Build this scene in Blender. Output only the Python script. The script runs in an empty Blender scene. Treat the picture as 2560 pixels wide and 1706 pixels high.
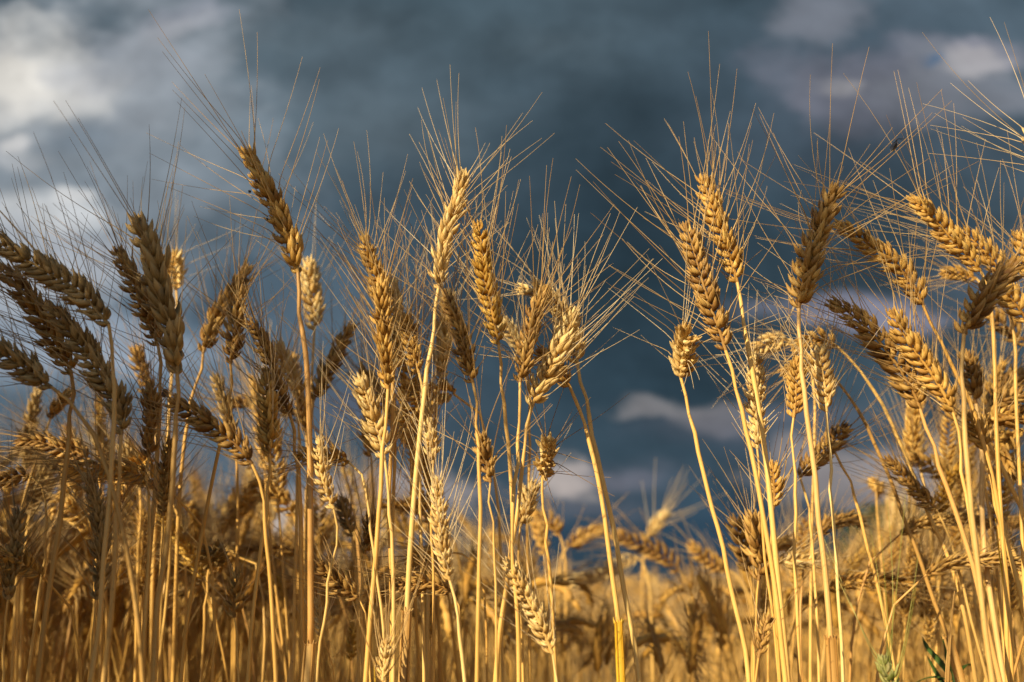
import bpy, math, random
import numpy as np
from mathutils import Vector, Matrix
R = math.radians
rng = random.Random(7)
nrng = np.random.default_rng(11)
scene = bpy.context.scene
COL = scene.collection

# ------------------------------------------------------------------ camera, sky, sun, exposure
FPX = 2560 * 35.0 / 36.0
HORIZON_PX = 1500.0
PITCH = math.atan((HORIZON_PX - 853.0) / FPX)
CAM_H = 0.70
cam_d = bpy.data.cameras.new('camera'); cam = bpy.data.objects.new('camera', cam_d); COL.objects.link(cam)
cam.location = (0, 0, CAM_H); cam.rotation_euler = (math.pi / 2 + PITCH, 0, 0)
cam_d.lens = 35; cam_d.sensor_width = 36; cam_d.clip_start = 0.01; cam_d.clip_end = 2000
cam_d.dof.use_dof = True; cam_d.dof.focus_distance = 0.685; cam_d.dof.aperture_fstop = 5.4
cam_d.dof.aperture_blades = 7
scene.camera = cam
scene.view_settings.view_transform = 'Standard'; scene.view_settings.look = 'None'
scene.view_settings.gamma = 1.0; scene.view_settings.exposure = 0.62
scene.view_settings.use_curve_mapping = False
scene.render.resolution_x = 1024; scene.render.resolution_y = 682

SUN_AZ, SUN_EL = R(42), R(24)        # azimuth measured from straight behind the camera towards the left
SUNV = Vector((-math.sin(SUN_AZ) * math.cos(SUN_EL), -math.cos(SUN_AZ) * math.cos(SUN_EL), math.sin(SUN_EL)))
sd = bpy.data.lights.new('sun', 'SUN'); sd.energy = 5.0; sd.angle = R(0.53); sd.color = (1.0, 0.82, 0.53)
so = bpy.data.objects.new('sun', sd); COL.objects.link(so)
so.rotation_euler = SUNV.to_track_quat('Z', 'Y').to_euler(); so.location = (-3, -3, 4)

CT, ST = math.cos(PITCH), math.sin(PITCH)
def ray(px, py):
    x = (px - 1280) / FPX; y = (853 - py) / FPX
    return Vector((x, CT - y * ST, ST + y * CT))
def P(px, py, Y):
    r = ray(px, py)
    return Vector((0, 0, CAM_H)) + r * (Y / r.y)
def mpp(py, Y):                       # metres per photo pixel at that place
    return (Y / ray(1280, py).y) / FPX

def lin(c):
    f = lambda v: v / 12.92 if v <= 0.04045 else ((v + 0.055) / 1.055) ** 2.4
    return tuple(f(v / 255.0) for v in c)

world = bpy.data.worlds.new("World"); scene.world = world; world.use_nodes = True
def build_sky():
    nt = world.node_tree; nt.nodes.clear(); N = nt.nodes; L = nt.links
    def nd(t, **k):
        n = N.new(t)
        for a, b in k.items(): setattr(n, a, b)
        return n
    def math_(op, a, b=None, c=None, clamp=False):
        n = nd('ShaderNodeMath', operation=op); n.use_clamp = clamp
        for i, v in enumerate((a, b, c)):
            if v is None: continue
            if isinstance(v, (int, float)): n.inputs[i].default_value = v
            else: L.new(v, n.inputs[i])
        return n.outputs[0]
    def vmath(op, a, b):
        n = nd('ShaderNodeVectorMath', operation=op)
        for i, v in enumerate((a, b)):
            if isinstance(v, tuple): n.inputs[i].default_value = v
            else: L.new(v, n.inputs[i])
        return n.outputs['Value'] if op == 'DOT_PRODUCT' else n.outputs[0]
    def mix(f, a, b):
        n = nd('ShaderNodeMix', data_type='RGBA'); n.clamp_factor = True
        for i, v in ((0, f), (6, a), (7, b)):
            if isinstance(v, (int, float)): n.inputs[i].default_value = v
            elif isinstance(v, tuple): n.inputs[i].default_value = (*v, 1)
            else: L.new(v, n.inputs[i])
        return n.outputs[2]
    tc = nd('ShaderNodeTexCoord').outputs['Generated']
    sep = nd('ShaderNodeSeparateXYZ'); L.new(tc, sep.inputs[0])
    x, y, z = sep.outputs
    ys = math_('MAXIMUM', y, 0.05)
    u = math_('DIVIDE', x, ys); v = math_('DIVIDE', z, ys)
    cb = nd('ShaderNodeCombineXYZ'); L.new(u, cb.inputs[0]); L.new(v, cb.inputs[1])
    uv = cb.outputs[0]
    # two scales of turbulence push the cloud edges about
    def noise(vec, scale, detail, rough=0.55, col=False):
        n = nd('ShaderNodeTexNoise'); n.inputs['Scale'].default_value = scale
        n.inputs['Detail'].default_value = detail; n.inputs['Roughness'].default_value = rough
        L.new(vec, n.inputs['Vector'])
        return n.outputs['Color' if col else 'Fac']
    stretched = vmath('MULTIPLY', uv, (1.0, 1.7, 1.0))
    w1 = vmath('MULTIPLY', vmath('SUBTRACT', noise(stretched, 4.0, 3, 0.5, True), (0.5, 0.5, 0.5)), (0.10, 0.06, 0))
    w2 = vmath('MULTIPLY', vmath('SUBTRACT', noise(stretched, 13.0, 3, 0.55, True), (0.5, 0.5, 0.5)), (0.085, 0.05, 0))
    wuv = vmath('ADD', vmath('ADD', uv, w1), w2)
    col = lin((56, 74, 87))
    n1 = noise(vmath('MULTIPLY', uv, (1.0, 1.4, 1.0)), 3.2, 5, 0.5)
    mr = nd('ShaderNodeMapRange'); L.new(n1, mr.inputs[0]); mr.inputs[1].default_value = 0.36; mr.inputs[2].default_value = 0.68
    col = mix(mr.outputs[0], lin((50, 68, 80)), lin((78, 94, 108)))
    nb = noise(vmath('ADD', vmath('MULTIPLY', uv, (1.0, 1.15, 1.0)), w2), 8.0, 6, 0.5)
    for (px, py, a, b, c, k) in SKY_BLOBS:
        r = ray(px, py); uc, vc = r.x / r.y, r.z / r.y
        d = vmath('MULTIPLY', vmath('SUBTRACT', wuv, (uc, vc, 0)), (FPX / a, FPX / b, 0))
        g = math_('EXPONENT', math_('MULTIPLY', vmath('DOT_PRODUCT', d, d), -1.0))
        if c[0] > 100:        # lit cloud: broken, billowing edge
            e = math_('ADD', g, math_('MULTIPLY', math_('SUBTRACT', nb, 0.5), 1.7))
            s = nd('ShaderNodeMapRange', interpolation_type='SMOOTHSTEP'); L.new(e, s.inputs[0])
            s.inputs[1].default_value = 0.2; s.inputs[2].default_value = 0.85
            g = math_('MULTIPLY', s.outputs[0], math_('MINIMUM', math_('MULTIPLY', g, 3.0), 1.0))
        col = mix(math_('MULTIPLY', g, k), col, lin(c))
    # soft billow detail
    n2 = noise(vmath('ADD', vmath('MULTIPLY', uv, (1.0, 1.2, 1.0)), w1), 6.0, 8, 0.6)
    g2 = nd('ShaderNodeMapRange'); L.new(n2, g2.inputs[0])
    for i, vv in ((1, 0.25), (2, 0.75), (3, 0.56), (4, 1.44)): g2.inputs[i].default_value = vv
    cm = nd('ShaderNodeVectorMath', operation='SCALE'); L.new(col, cm.inputs[0]); L.new(g2.outputs[0], cm.inputs[3])
    sky = nd('ShaderNodeTexSky', sky_type='NISHITA'); sky.sun_disc = False
    sky.sun_elevation = SUN_EL
    sky.sun_rotation = math.pi + SUN_AZ
    sky.altitude = 100
    sk = nd('ShaderNodeVectorMath', operation='SCALE'); L.new(sky.outputs[0], sk.inputs[0]); sk.inputs[3].default_value = 1.0
    f = nd('ShaderNodeMapRange', interpolation_type='SMOOTHSTEP'); L.new(y, f.inputs[0])
    f.inputs[1].default_value = -0.15; f.inputs[2].default_value = 0.55
    bg1 = nd('ShaderNodeBackground'); L.new(sk.outputs[0], bg1.inputs[0]); bg1.inputs[1].default_value = SKY_STRENGTH
    bg2 = nd('ShaderNodeBackground'); L.new(vmath('MULTIPLY', cm.outputs[0], (1.03, 1.0, .95)), bg2.inputs[0]); bg2.inputs[1].default_value = 0.77
    ms = nd('ShaderNodeMixShader'); L.new(f.outputs[0], ms.inputs[0]); L.new(bg1.outputs[0], ms.inputs[1]); L.new(bg2.outputs[0], ms.inputs[2])
    out = nd('ShaderNodeOutputWorld'); L.new(ms.outputs[0], out.inputs[0])
    world.cycles.sampling_method = 'MANUAL'; world.cycles.sample_map_resolution = 256
SKY_STRENGTH = 0.058
# photo px, py, half width, half height, colour, strength: the lit and dark cloud masses of the storm front
SKY_BLOBS = [
    (260, 340, 580, 600, (128, 139, 151), .9), (330, 190, 330, 230, (140, 148, 159), .7), (1300, 80, 680, 220, (68, 85, 97), .85),
    (1560, 650, 600, 440, (32, 48, 59), 1.0), (1600, 1000, 700, 300, (42, 62, 76), .8),
    (1050, 500, 420, 190, (54, 71, 84), .8), (900, 300, 330, 150, (96, 111, 123), .55),
    (560, 900, 520, 330, (90, 110, 130), .6), (1640, 1330, 900, 110, (40, 64, 84), .85),
    (2150, 250, 420, 330, (66, 80, 96), .7), (2200, 560, 420, 150, (45, 62, 74), .75),
    (90, 190, 290, 220, (190, 192, 194), 1.0), (50, 200, 130, 90, (216, 215, 212), .8), (220, 190, 120, 70, (172, 176, 184), .6),
    (330, 120, 230, 120, (140, 148, 160), .75), (450, 40, 130, 60, (140, 145, 160), .6),
    (150, 330, 260, 60, (108, 122, 137), .7), (20, 370, 90, 60, (160, 165, 172), .7),
    (60, 540, 280, 90, (180, 186, 193), 1.0), (200, 480, 90, 36, (196, 199, 203), .75),
    (60, 680, 360, 150, (156, 164, 176), .9), (160, 870, 380, 130, (132, 145, 162), .85),
    (760, 90, 300, 110, (92, 108, 120), .5), (1360, 130, 150, 70, (84, 100, 112), .5),
    (2060, 40, 170, 90, (108, 114, 127), .8), (2190, 190, 300, 140, (104, 108, 123), .85),
    (2390, 210, 260, 120, (112, 118, 130), .85), (2470, 130, 90, 50, (134, 134, 148), .7),
    (2530, 60, 130, 90, (70, 86, 100), .6), (2355, 155, 30, 11, (72, 100, 132), .9),
    (2160, 780, 330, 60, (128, 130, 150), .85), (2480, 700, 160, 60, (92, 104, 122), .5),
    (1640, 1022, 135, 40, (128, 128, 133), .9), (1760, 1038, 120, 50, (120, 120, 127), .85),
    (1900, 1060, 220, 44, (98, 104, 120), .7), (1960, 1120, 200, 40, (70, 86, 104), .5),
    (2120, 200, 90, 40, (142, 143, 150), .7), (2450, 150, 90, 44, (150, 150, 156), .75), (440, 60, 110, 50, (150, 155, 165), .7), (40, 345, 60, 34, (190, 192, 196), .8),
    (1430, 1198, 100, 50, (164, 157, 156), 1.0), (1560, 1190, 110, 26, (98, 102, 116), .85),
    (1450, 1260, 160, 26, (96, 100, 112), .6), (2180, 1200, 330, 80, (136, 132, 136), .9),
    (2420, 1130, 160, 60, (110, 112, 124), .7), (900, 1010, 160, 60, (92, 102, 122), .7),
    (690, 1290, 190, 80, (176, 166, 160), .95), (1000, 1230, 240, 70, (150, 146, 150), .8),
    (380, 1270, 200, 40, (118, 132, 156), .7), (120, 1200, 220, 60, (110, 128, 152), .6),
    (420, 1380, 400, 50, (66, 96, 126), .7), (1400, 720, 300, 160, (34, 50, 60), .5),
]
build_sky()

# ------------------------------------------------------------------ tagging
def tag(o, label=None, cat=None, group=None, kind=None):
    if label: o['label'] = label
    if cat: o['category'] = cat
    if group: o['group'] = group
    if kind: o['kind'] = kind
def empty(name, loc, label=None, cat=None, group=None):
    o = bpy.data.objects.new(name, None); o.location = loc; o.empty_display_size = 0.02
    COL.objects.link(o); tag(o, label, cat, group); return o

# ------------------------------------------------------------------ mesh collector
class MB:
    def __init__(s): s.v = []; s.f = []; s.st = []; s.n = 0
    def add(s, v, f, st):
        s.v.append(np.asarray(v, dtype=np.float32)); s.f.append(np.asarray(f, dtype=np.int32) + s.n)
        s.st.append(np.asarray(st, dtype=np.float32)); s.n += len(v)
    def arrays(s): return np.concatenate(s.v), np.concatenate(s.f), np.concatenate(s.st)
    def mesh(s, name, mat, smooth=True):
        v, f, st = s.arrays()
        return mesh_from(name, v, f, st, mat, smooth)
    def obj(s, name, mat, parent=None, loc=None):
        o = bpy.data.objects.new(name, s.mesh(name, mat)); COL.objects.link(o)
        if parent: o.parent = parent
        if loc is not None: o.location = loc
        return o
def mesh_from(name, v, f, st, mat, smooth=True):
    me = bpy.data.meshes.new(name)
    me.vertices.add(len(v)); me.vertices.foreach_set('co', v.astype(np.float32).ravel())
    me.loops.add(f.size); me.loops.foreach_set('vertex_index', f.ravel().astype(np.int32))
    me.polygons.add(len(f)); me.polygons.foreach_set('loop_start', (np.arange(len(f)) * 4).astype(np.int32))
    me.polygons.foreach_set('use_smooth', np.full(len(f), smooth))
    a = me.attributes.new('st', 'FLOAT_VECTOR', 'POINT'); a.data.foreach_set('vector', st.astype(np.float32).ravel())
    me.materials.append(mat); me.update(calc_edges=True); me.validate()
    return me

def frames(p):
    p = np.asarray(p, float); t = np.gradient(p, axis=0); t /= np.linalg.norm(t, axis=1)[:, None] + 1e-12
    n = np.zeros_like(p); a = np.array([0.0, -1.0, 0.05]) if abs(t[0][1]) < 0.9 else np.array([1.0, 0, 0])
    a = a - t[0] * a.dot(t[0]); n[0] = a / np.linalg.norm(a)
    for i in range(1, len(p)):
        a = n[i-1] - t[i] * n[i-1].dot(t[i]); n[i] = a / (np.linalg.norm(a) + 1e-12)
    return t, n, np.cross(t, n)
def tube(mb, p, r, k=8, var=0.5, flat=1.0, rnd=0.0, vscale=1.0, cap=False):
    p = np.asarray(p, float); n = len(p); r = np.broadcast_to(np.asarray(r, float), (n,))
    t, a, b = frames(p)
    ang = np.arange(k) / k * 2 * math.pi
    ca, sa = np.cos(ang), np.sin(ang)
    v = p[:, None, :] + r[:, None, None] * (a[:, None, :] * ca[None, :, None] * flat + b[:, None, :] * sa[None, :, None])
    if rnd: v += nrng.normal(0, rnd, v.shape)
    v = v.reshape(-1, 3)
    i = np.arange(n - 1)[:, None] * k; j = np.arange(k)[None, :]; j2 = (j + 1) % k
    f = np.stack([i + j, i + j2, i + k + j2, i + k + j], -1).reshape(-1, 4)
    L = np.concatenate([[0], np.cumsum(np.linalg.norm(np.diff(p, axis=0), axis=1))])
    uu = 1 - np.abs(2 * np.arange(k) / k - 1)
    st = np.stack(np.broadcast_arrays(uu[None, :], (L * vscale)[:, None], np.full((1, 1), var)), -1).reshape(-1, 3)
    mb.add(v, f, st)
    if cap and k == 8:
        for e in (0, n - 1):
            base = v[e*k:(e+1)*k]; mb.add(base, [[0, 1, 2, 3], [0, 3, 4, 7], [4, 5, 6, 7]], st[e*k:(e+1)*k])
def ribbon(mb, p, w, side, var=0.5, fold=0.25):
    """a blade: five verts across, folded along its midrib"""
    p = np.asarray(p, float); n = len(p); w = np.broadcast_to(np.asarray(w, float), (n,))
    side = np.asarray(side, float); side = np.broadcast_to(side, (n, 3))
    t = np.gradient(p, axis=0); t /= np.linalg.norm(t, axis=1)[:, None] + 1e-12
    s = side - t * np.sum(side * t, 1)[:, None]; s /= np.linalg.norm(s, axis=1)[:, None] + 1e-12
    m = np.cross(t, s); q = np.array([-1, -.5, 0, .5, 1]); h = fold * np.abs(q)
    v = p[:, None, :] + w[:, None, None] * (s[:, None, :] * q[None, :, None] + m[:, None, :] * h[None, :, None])
    v2 = v + m[:, None, :] * 0.00025
    K = 5
    V = np.concatenate([v, v2[:, ::-1]], 1).reshape(-1, 3)
    K = 10
    i = np.arange(n - 1)[:, None] * K; j = np.arange(K)[None, :]; j2 = (j + 1) % K
    f = np.stack([i + j, i + j2, i + K + j2, i + K + j], -1).reshape(-1, 4)
    L = np.concatenate([[0], np.cumsum(np.linalg.norm(np.diff(p, axis=0), axis=1))])
    uu = np.array([0, .25, .5, .75, 1, 1, .75, .5, .25, 0.])
    st = np.stack(np.broadcast_arrays(uu[None, :], L[:, None], np.full((1, 1), var)), -1).reshape(-1, 3)
    mb.add(V, f, st)

def spline(pts, n):
    """smooth curve through pts (chord-length Hermite, so uneven spacing cannot make it wobble), n even samples"""
    p = np.array([list(q) for q in pts], float)
    if len(p) == 2: return p[0] + (p[1] - p[0]) * np.linspace(0, 1, n)[:, None]
    h = np.linalg.norm(np.diff(p, axis=0), axis=1) + 1e-9; s = np.diff(p, axis=0) / h[:, None]
    m = np.empty_like(p); m[0] = s[0]; m[-1] = s[-1]
    m[1:-1] = (s[:-1] * h[1:, None] + s[1:] * h[:-1, None]) / (h[:-1] + h[1:])[:, None]
    m[0] = 1.5 * s[0] - .5 * m[1]; m[-1] = 1.5 * s[-1] - .5 * m[-2]
    o = []
    for k in range(len(h)):
        t = np.linspace(0, 1, 12, endpoint=False)[:, None]
        o.append((2*t**3-3*t**2+1)*p[k] + (t**3-2*t**2+t)*h[k]*m[k] + (-2*t**3+3*t**2)*p[k+1] + (t**3-t**2)*h[k]*m[k+1])
    o.append(p[-1:]); o = np.vstack(o)
    L = np.concatenate([[0], np.cumsum(np.linalg.norm(np.diff(o, axis=0), axis=1))])
    q = np.linspace(0, L[-1], n)
    return np.stack([np.interp(q, L, o[:, k]) for k in range(3)], 1)

# ------------------------------------------------------------------ materials
def straw(name, c_dark, c_mid, c_light, rough=0.5, streak=26.0, bump=0.25, trans=0.18, spots=0.0, vfreq=1.0, kern=False):
    m = bpy.data.materials.new(name); m.use_nodes = True
    nt = m.node_tree; N = nt.nodes; L = nt.links; N.clear()
    at = N.new('ShaderNodeAttribute'); at.attribute_name = 'st'
    sp = N.new('ShaderNodeSeparateXYZ'); L.new(at.outputs['Vector'], sp.inputs[0])
    oi = N.new('ShaderNodeObjectInfo')
    def M(op, a, b=None, c=None, cl=False):
        n = N.new('ShaderNodeMath'); n.operation = op; n.use_clamp = cl
        for i, v in enumerate((a, b, c)):
            if v is None: continue
            if isinstance(v, (int, float)): n.inputs[i].default_value = v
            else: L.new(v, n.inputs[i])
        return n.outputs[0]
    # fine veins running along the part
    cb = N.new('ShaderNodeCombineXYZ'); L.new(M('MULTIPLY', sp.outputs[0], streak), cb.inputs[0])
    L.new(M('MULTIPLY', sp.outputs[1], vfreq), cb.inputs[1]); L.new(M('MULTIPLY', sp.outputs[2], 37.0), cb.inputs[2])
    nz = N.new('ShaderNodeTexNoise'); nz.inputs['Scale'].default_value = 1.0; nz.inputs['Detail'].default_value = 2
    L.new(cb.outputs[0], nz.inputs['Vector'])
    tc = N.new('ShaderNodeTexCoord')
    n2 = N.new('ShaderNodeTexNoise'); n2.inputs['Scale'].default_value = 45.0; n2.inputs['Detail'].default_value = 3
    L.new(tc.outputs['Object'], n2.inputs['Vector'])
    f = M('ADD', M('MULTIPLY', nz.outputs[0], 0.55), M('MULTIPLY', n2.outputs[0], 0.55))
    f = M('ADD', f, M('MULTIPLY', M('SUBTRACT', sp.outputs[2], 0.5), 0.72))
    f = M('ADD', f, M('MULTIPLY', M('SUBTRACT', oi.outputs['Random'], 0.5), 0.28))
    rp = N.new('ShaderNodeValToRGB'); L.new(f, rp.inputs[0])
    e = rp.color_ramp.elements; e[0].position = 0.22; e[0].color = (*c_dark, 1); e[1].position = 0.85; e[1].color = (*c_light, 1)
    q = rp.color_ramp.elements.new(0.52); q.color = (*c_mid, 1)
    colo = rp.outputs[0]
    if spots:
        n3 = N.new('ShaderNodeTexNoise'); n3.inputs['Scale'].default_value = 420; n3.inputs['Detail'].default_value = 2
        L.new(tc.outputs['Object'], n3.inputs['Vector'])
        mr = N.new('ShaderNodeMapRange'); L.new(n3.outputs[0], mr.inputs[0]); mr.inputs[1].default_value = 0.64; mr.inputs[2].default_value = 0.72
        mx = N.new('ShaderNodeMix'); mx.data_type = 'RGBA'; L.new(M('MULTIPLY', mr.outputs[0], spots), mx.inputs[0])
        L.new(colo, mx.inputs[6]); mx.inputs[7].default_value = (c_dark[0]*.45, c_dark[1]*.38, c_dark[2]*.35, 1); colo = mx.outputs[2]
    if kern:   # husks: dry whitish margin and tip, warmer belly
        v = sp.outputs[1]
        mr = N.new('ShaderNodeMapRange'); L.new(v, mr.inputs[0]); mr.inputs[1].default_value = 0.55; mr.inputs[2].default_value = 1.0
        mx = N.new('ShaderNodeMix'); mx.data_type = 'RGBA'; L.new(M('MULTIPLY', mr.outputs[0], 0.55), mx.inputs[0])
        L.new(colo, mx.inputs[6]); mx.inputs[7].default_value = (*c_light, 1); colo = mx.outputs[2]
    bs = N.new('ShaderNodeBsdfPrincipled'); L.new(colo, bs.inputs['Base Color'])
    bs.inputs['Roughness'].default_value = rough; bs.inputs['Specular IOR Level'].default_value = 0.35
    bp = N.new('ShaderNodeBump'); bp.inputs['Strength'].default_value = bump; bp.inputs['Distance'].default_value = 0.0006
    L.new(nz.outputs[0], bp.inputs['Height']); L.new(bp.outputs[0], bs.inputs['Normal'])
    tr = N.new('ShaderNodeBsdfTranslucent'); L.new(colo, tr.inputs[0])
    ms = N.new('ShaderNodeMixShader'); ms.inputs[0].default_value = trans
    L.new(bs.outputs[0], ms.inputs[1]); L.new(tr.outputs[0], ms.inputs[2])
    out = N.new('ShaderNodeOutputMaterial'); L.new(ms.outputs[0], out.inputs[0])
    return m
def plain(name, col, rough=0.5, var=0.0, scale=30, spec=0.3):
    m = bpy.data.materials.new(name); m.use_nodes = True; nt = m.node_tree; bs = nt.nodes['Principled BSDF']
    bs.inputs['Roughness'].default_value = rough; bs.inputs['Specular IOR Level'].default_value = spec
    n = nt.nodes.new('ShaderNodeTexNoise'); n.inputs['Scale'].default_value = scale; n.inputs['Detail'].default_value = 5
    tc = nt.nodes.new('ShaderNodeTexCoord'); nt.links.new(tc.outputs['Object'], n.inputs['Vector'])
    r = nt.nodes.new('ShaderNodeValToRGB'); nt.links.new(n.outputs[0], r.inputs[0])
    r.color_ramp.elements[0].position = .3; r.color_ramp.elements[1].position = .7
    r.color_ramp.elements[0].color = (*[c * (1 - var) for c in col], 1); r.color_ramp.elements[1].color = (*[min(1, c * (1 + var)) for c in col], 1)
    nt.links.new(r.outputs[0], bs.inputs['Base Color'])
    return m
EARM = {
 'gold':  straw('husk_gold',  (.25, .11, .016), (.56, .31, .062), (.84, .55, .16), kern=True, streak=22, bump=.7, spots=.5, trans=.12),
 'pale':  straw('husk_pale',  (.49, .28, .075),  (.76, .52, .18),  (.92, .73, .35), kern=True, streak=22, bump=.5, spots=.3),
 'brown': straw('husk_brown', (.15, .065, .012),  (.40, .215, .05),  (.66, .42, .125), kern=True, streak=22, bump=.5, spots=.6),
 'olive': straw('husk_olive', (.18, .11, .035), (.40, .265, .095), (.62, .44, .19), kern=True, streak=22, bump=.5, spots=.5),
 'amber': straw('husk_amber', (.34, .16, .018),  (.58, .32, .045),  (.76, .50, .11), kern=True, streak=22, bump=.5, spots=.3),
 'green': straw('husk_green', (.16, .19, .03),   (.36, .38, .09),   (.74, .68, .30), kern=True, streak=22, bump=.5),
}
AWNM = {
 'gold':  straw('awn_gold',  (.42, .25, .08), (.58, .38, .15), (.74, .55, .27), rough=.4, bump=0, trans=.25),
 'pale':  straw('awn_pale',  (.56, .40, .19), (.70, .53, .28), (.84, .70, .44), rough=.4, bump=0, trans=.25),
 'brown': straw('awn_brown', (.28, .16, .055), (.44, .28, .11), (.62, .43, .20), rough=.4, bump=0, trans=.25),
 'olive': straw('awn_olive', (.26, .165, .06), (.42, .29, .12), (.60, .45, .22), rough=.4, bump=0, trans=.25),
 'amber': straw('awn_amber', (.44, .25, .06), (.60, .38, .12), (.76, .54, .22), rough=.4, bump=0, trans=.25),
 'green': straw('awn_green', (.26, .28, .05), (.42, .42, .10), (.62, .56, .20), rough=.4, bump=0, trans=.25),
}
STEMM = {
 'gold':  straw('stem_gold',  (.56, .30, .06), (.72, .43, .112), (.82, .55, .18), rough=.42, streak=16, vfreq=9, bump=.22, trans=.06, spots=.25),
 'pale':  straw('stem_pale',  (.60, .38, .11), (.76, .52, .18), (.84, .63, .26), rough=.42, streak=16, vfreq=9, bump=.22, trans=.06, spots=.2),
 'brown': straw('stem_brown', (.38, .21, .055), (.54, .32, .09), (.66, .43, .15), rough=.45, streak=16, vfreq=9, bump=.22, trans=.06, spots=.4),
 'orange':straw('stem_orange',(.52, .27, .07), (.66, .38, .12), (.75, .50, .20), rough=.42, streak=16, vfreq=9, bump=.22, trans=.06, spots=.25),
}
SHEATH = straw('dry_sheath', (.38, .19, .04), (.58, .33, .09), (.72, .48, .18), rough=.5, streak=30, vfreq=14, bump=.5, trans=.2, spots=.8)
SHEATH_Y = straw('yellow_sheath', (.50, .26, .012), (.68, .42, .02), (.78, .55, .07), rough=.45, streak=30, vfreq=14, bump=.4, trans=.2, spots=.6)
LEAFM = straw('dry_leaf', (.32, .18, .055), (.54, .35, .12), (.70, .50, .21), rough=.6, streak=30, vfreq=14, bump=.5, trans=.3, spots=.6)
GREENM = straw('green_leaf', (.02, .045, .008), (.045, .095, .016), (.10, .17, .035), rough=.5, streak=12, bump=.3, trans=.25)
# ------------------------------------------------------------------ ears
K_T = np.array([0, .10, .24, .40, .56, .72, .86, .95, 1.0])
K_R = np.array([.34, .76, .99, 1.0, .87, .64, .38, .19, .04])
def kernel(mb, base, axis, out, length, width, thick, var, k=8, T=K_T, RR=K_R, curl=0.10):
    axis = np.array(axis, float); axis /= np.linalg.norm(axis)
    out = np.array(out, float); out -= axis * out.dot(axis); out /= np.linalg.norm(out) + 1e-9
    s = np.cross(axis, out)
    base = np.array(base, float); n = len(T)
    c = base[None, :] + axis[None, :] * (T * length)[:, None] + out[None, :] * (np.sin(T * math.pi) * curl * length)[:, None]
    ang = np.arange(k) / k * 2 * math.pi
    rad = 1 + 0.10 * np.maximum(0, np.cos(ang)) ** 4      # keel on the outer face
    x = np.cos(ang) * rad; y = np.sin(ang)
    v = c[:, None, :] + (RR * 0.5)[:, None, None] * (out[None, None, :] * (x * thick)[None, :, None] + s[None, None, :] * (y * width)[None, :, None])
    v = v.reshape(-1, 3)
    i = np.arange(n - 1)[:, None] * k; j = np.arange(k)[None, :]; j2 = (j + 1) % k
    f = np.stack([i + j, i + j2, i + k + j2, i + k + j], -1).reshape(-1, 4)
    uu = 1 - np.abs(2 * np.arange(k) / k - 1)
    st = np.stack(np.broadcast_arrays(uu[None, :], T[:, None], np.full((1, 1), var)), -1).reshape(-1, 3)
    mb.add(v, f, st)
def tiltv(ax, ay):      # unit z tilted by ax towards x and ay towards y
    return np.array([math.sin(ax), math.sin(ay), math.cos(ax) * math.cos(ay)])
def spikelet_mb(r, lod=0):
    """unit spikelet: z up the ear, y away from it, x across; husks fan out from one foot"""
    mb = MB(); j = lambda a: r.uniform(-a, a)
    k = 8 if lod == 0 else 5
    T, RR = (K_T, K_R) if lod == 0 else (K_T[[0, 2, 4, 6, 8]], K_R[[0, 2, 4, 6, 8]])
    v = lambda: min(1, max(0, r.gauss(.5, .22)))
    for s in (-1, 1):
        # outer glume, short, at the foot
        kernel(mb, (s*.09, .02, 0), tiltv(s*R(19+j(4)), R(6+j(4))), (s*.8, .6, 0), .88+j(.10), .35, .27, v(), k, T, RR, .12)
        # flowering husk
        kernel(mb, (s*.07, .06, .10), tiltv(s*R(20+j(10)), R(10+j(9))), (s*.5, .85, 0), 1.20+j(.14), .38, .30, v(), k, T, RR, .10)
    kernel(mb, (j(.02), .11, .26), tiltv(R(j(8)), R(15+j(5))), (0, 1, 0), 1.0+j(.12), .39, .30, v(), k, T, RR, .10)
    if lod == 0:
        kernel(mb, (j(.03), -.04, .30), tiltv(R(j(10)), R(2+j(5))), (0, 1, 0), .82, .26, .22, v(), k, T, RR, .06)
        for q in range(6):      # ragged husk points
            s = r.choice((-1, 1))
            b = np.array([s*(.28+j(.06)), .14+j(.06), .72+j(.15)])
            tube(mb, [b, b + np.array([s*.05, .03, .14]), b + np.array([s*.07+j(.05), .06+j(.04), .30+j(.08)])], [.022, .013, .003], 4, .7)
    return mb
SP = {}
def spikelet_mesh(tone, i):
    if (tone, i) not in SP:
        SP[(tone, i)] = spikelet_mb(random.Random(100 + i)).mesh('spikelet', EARM[tone])
    return SP[(tone, i)]
SPL = [spikelet_mb(random.Random(300 + i), 1).arrays() for i in range(4)]

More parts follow.
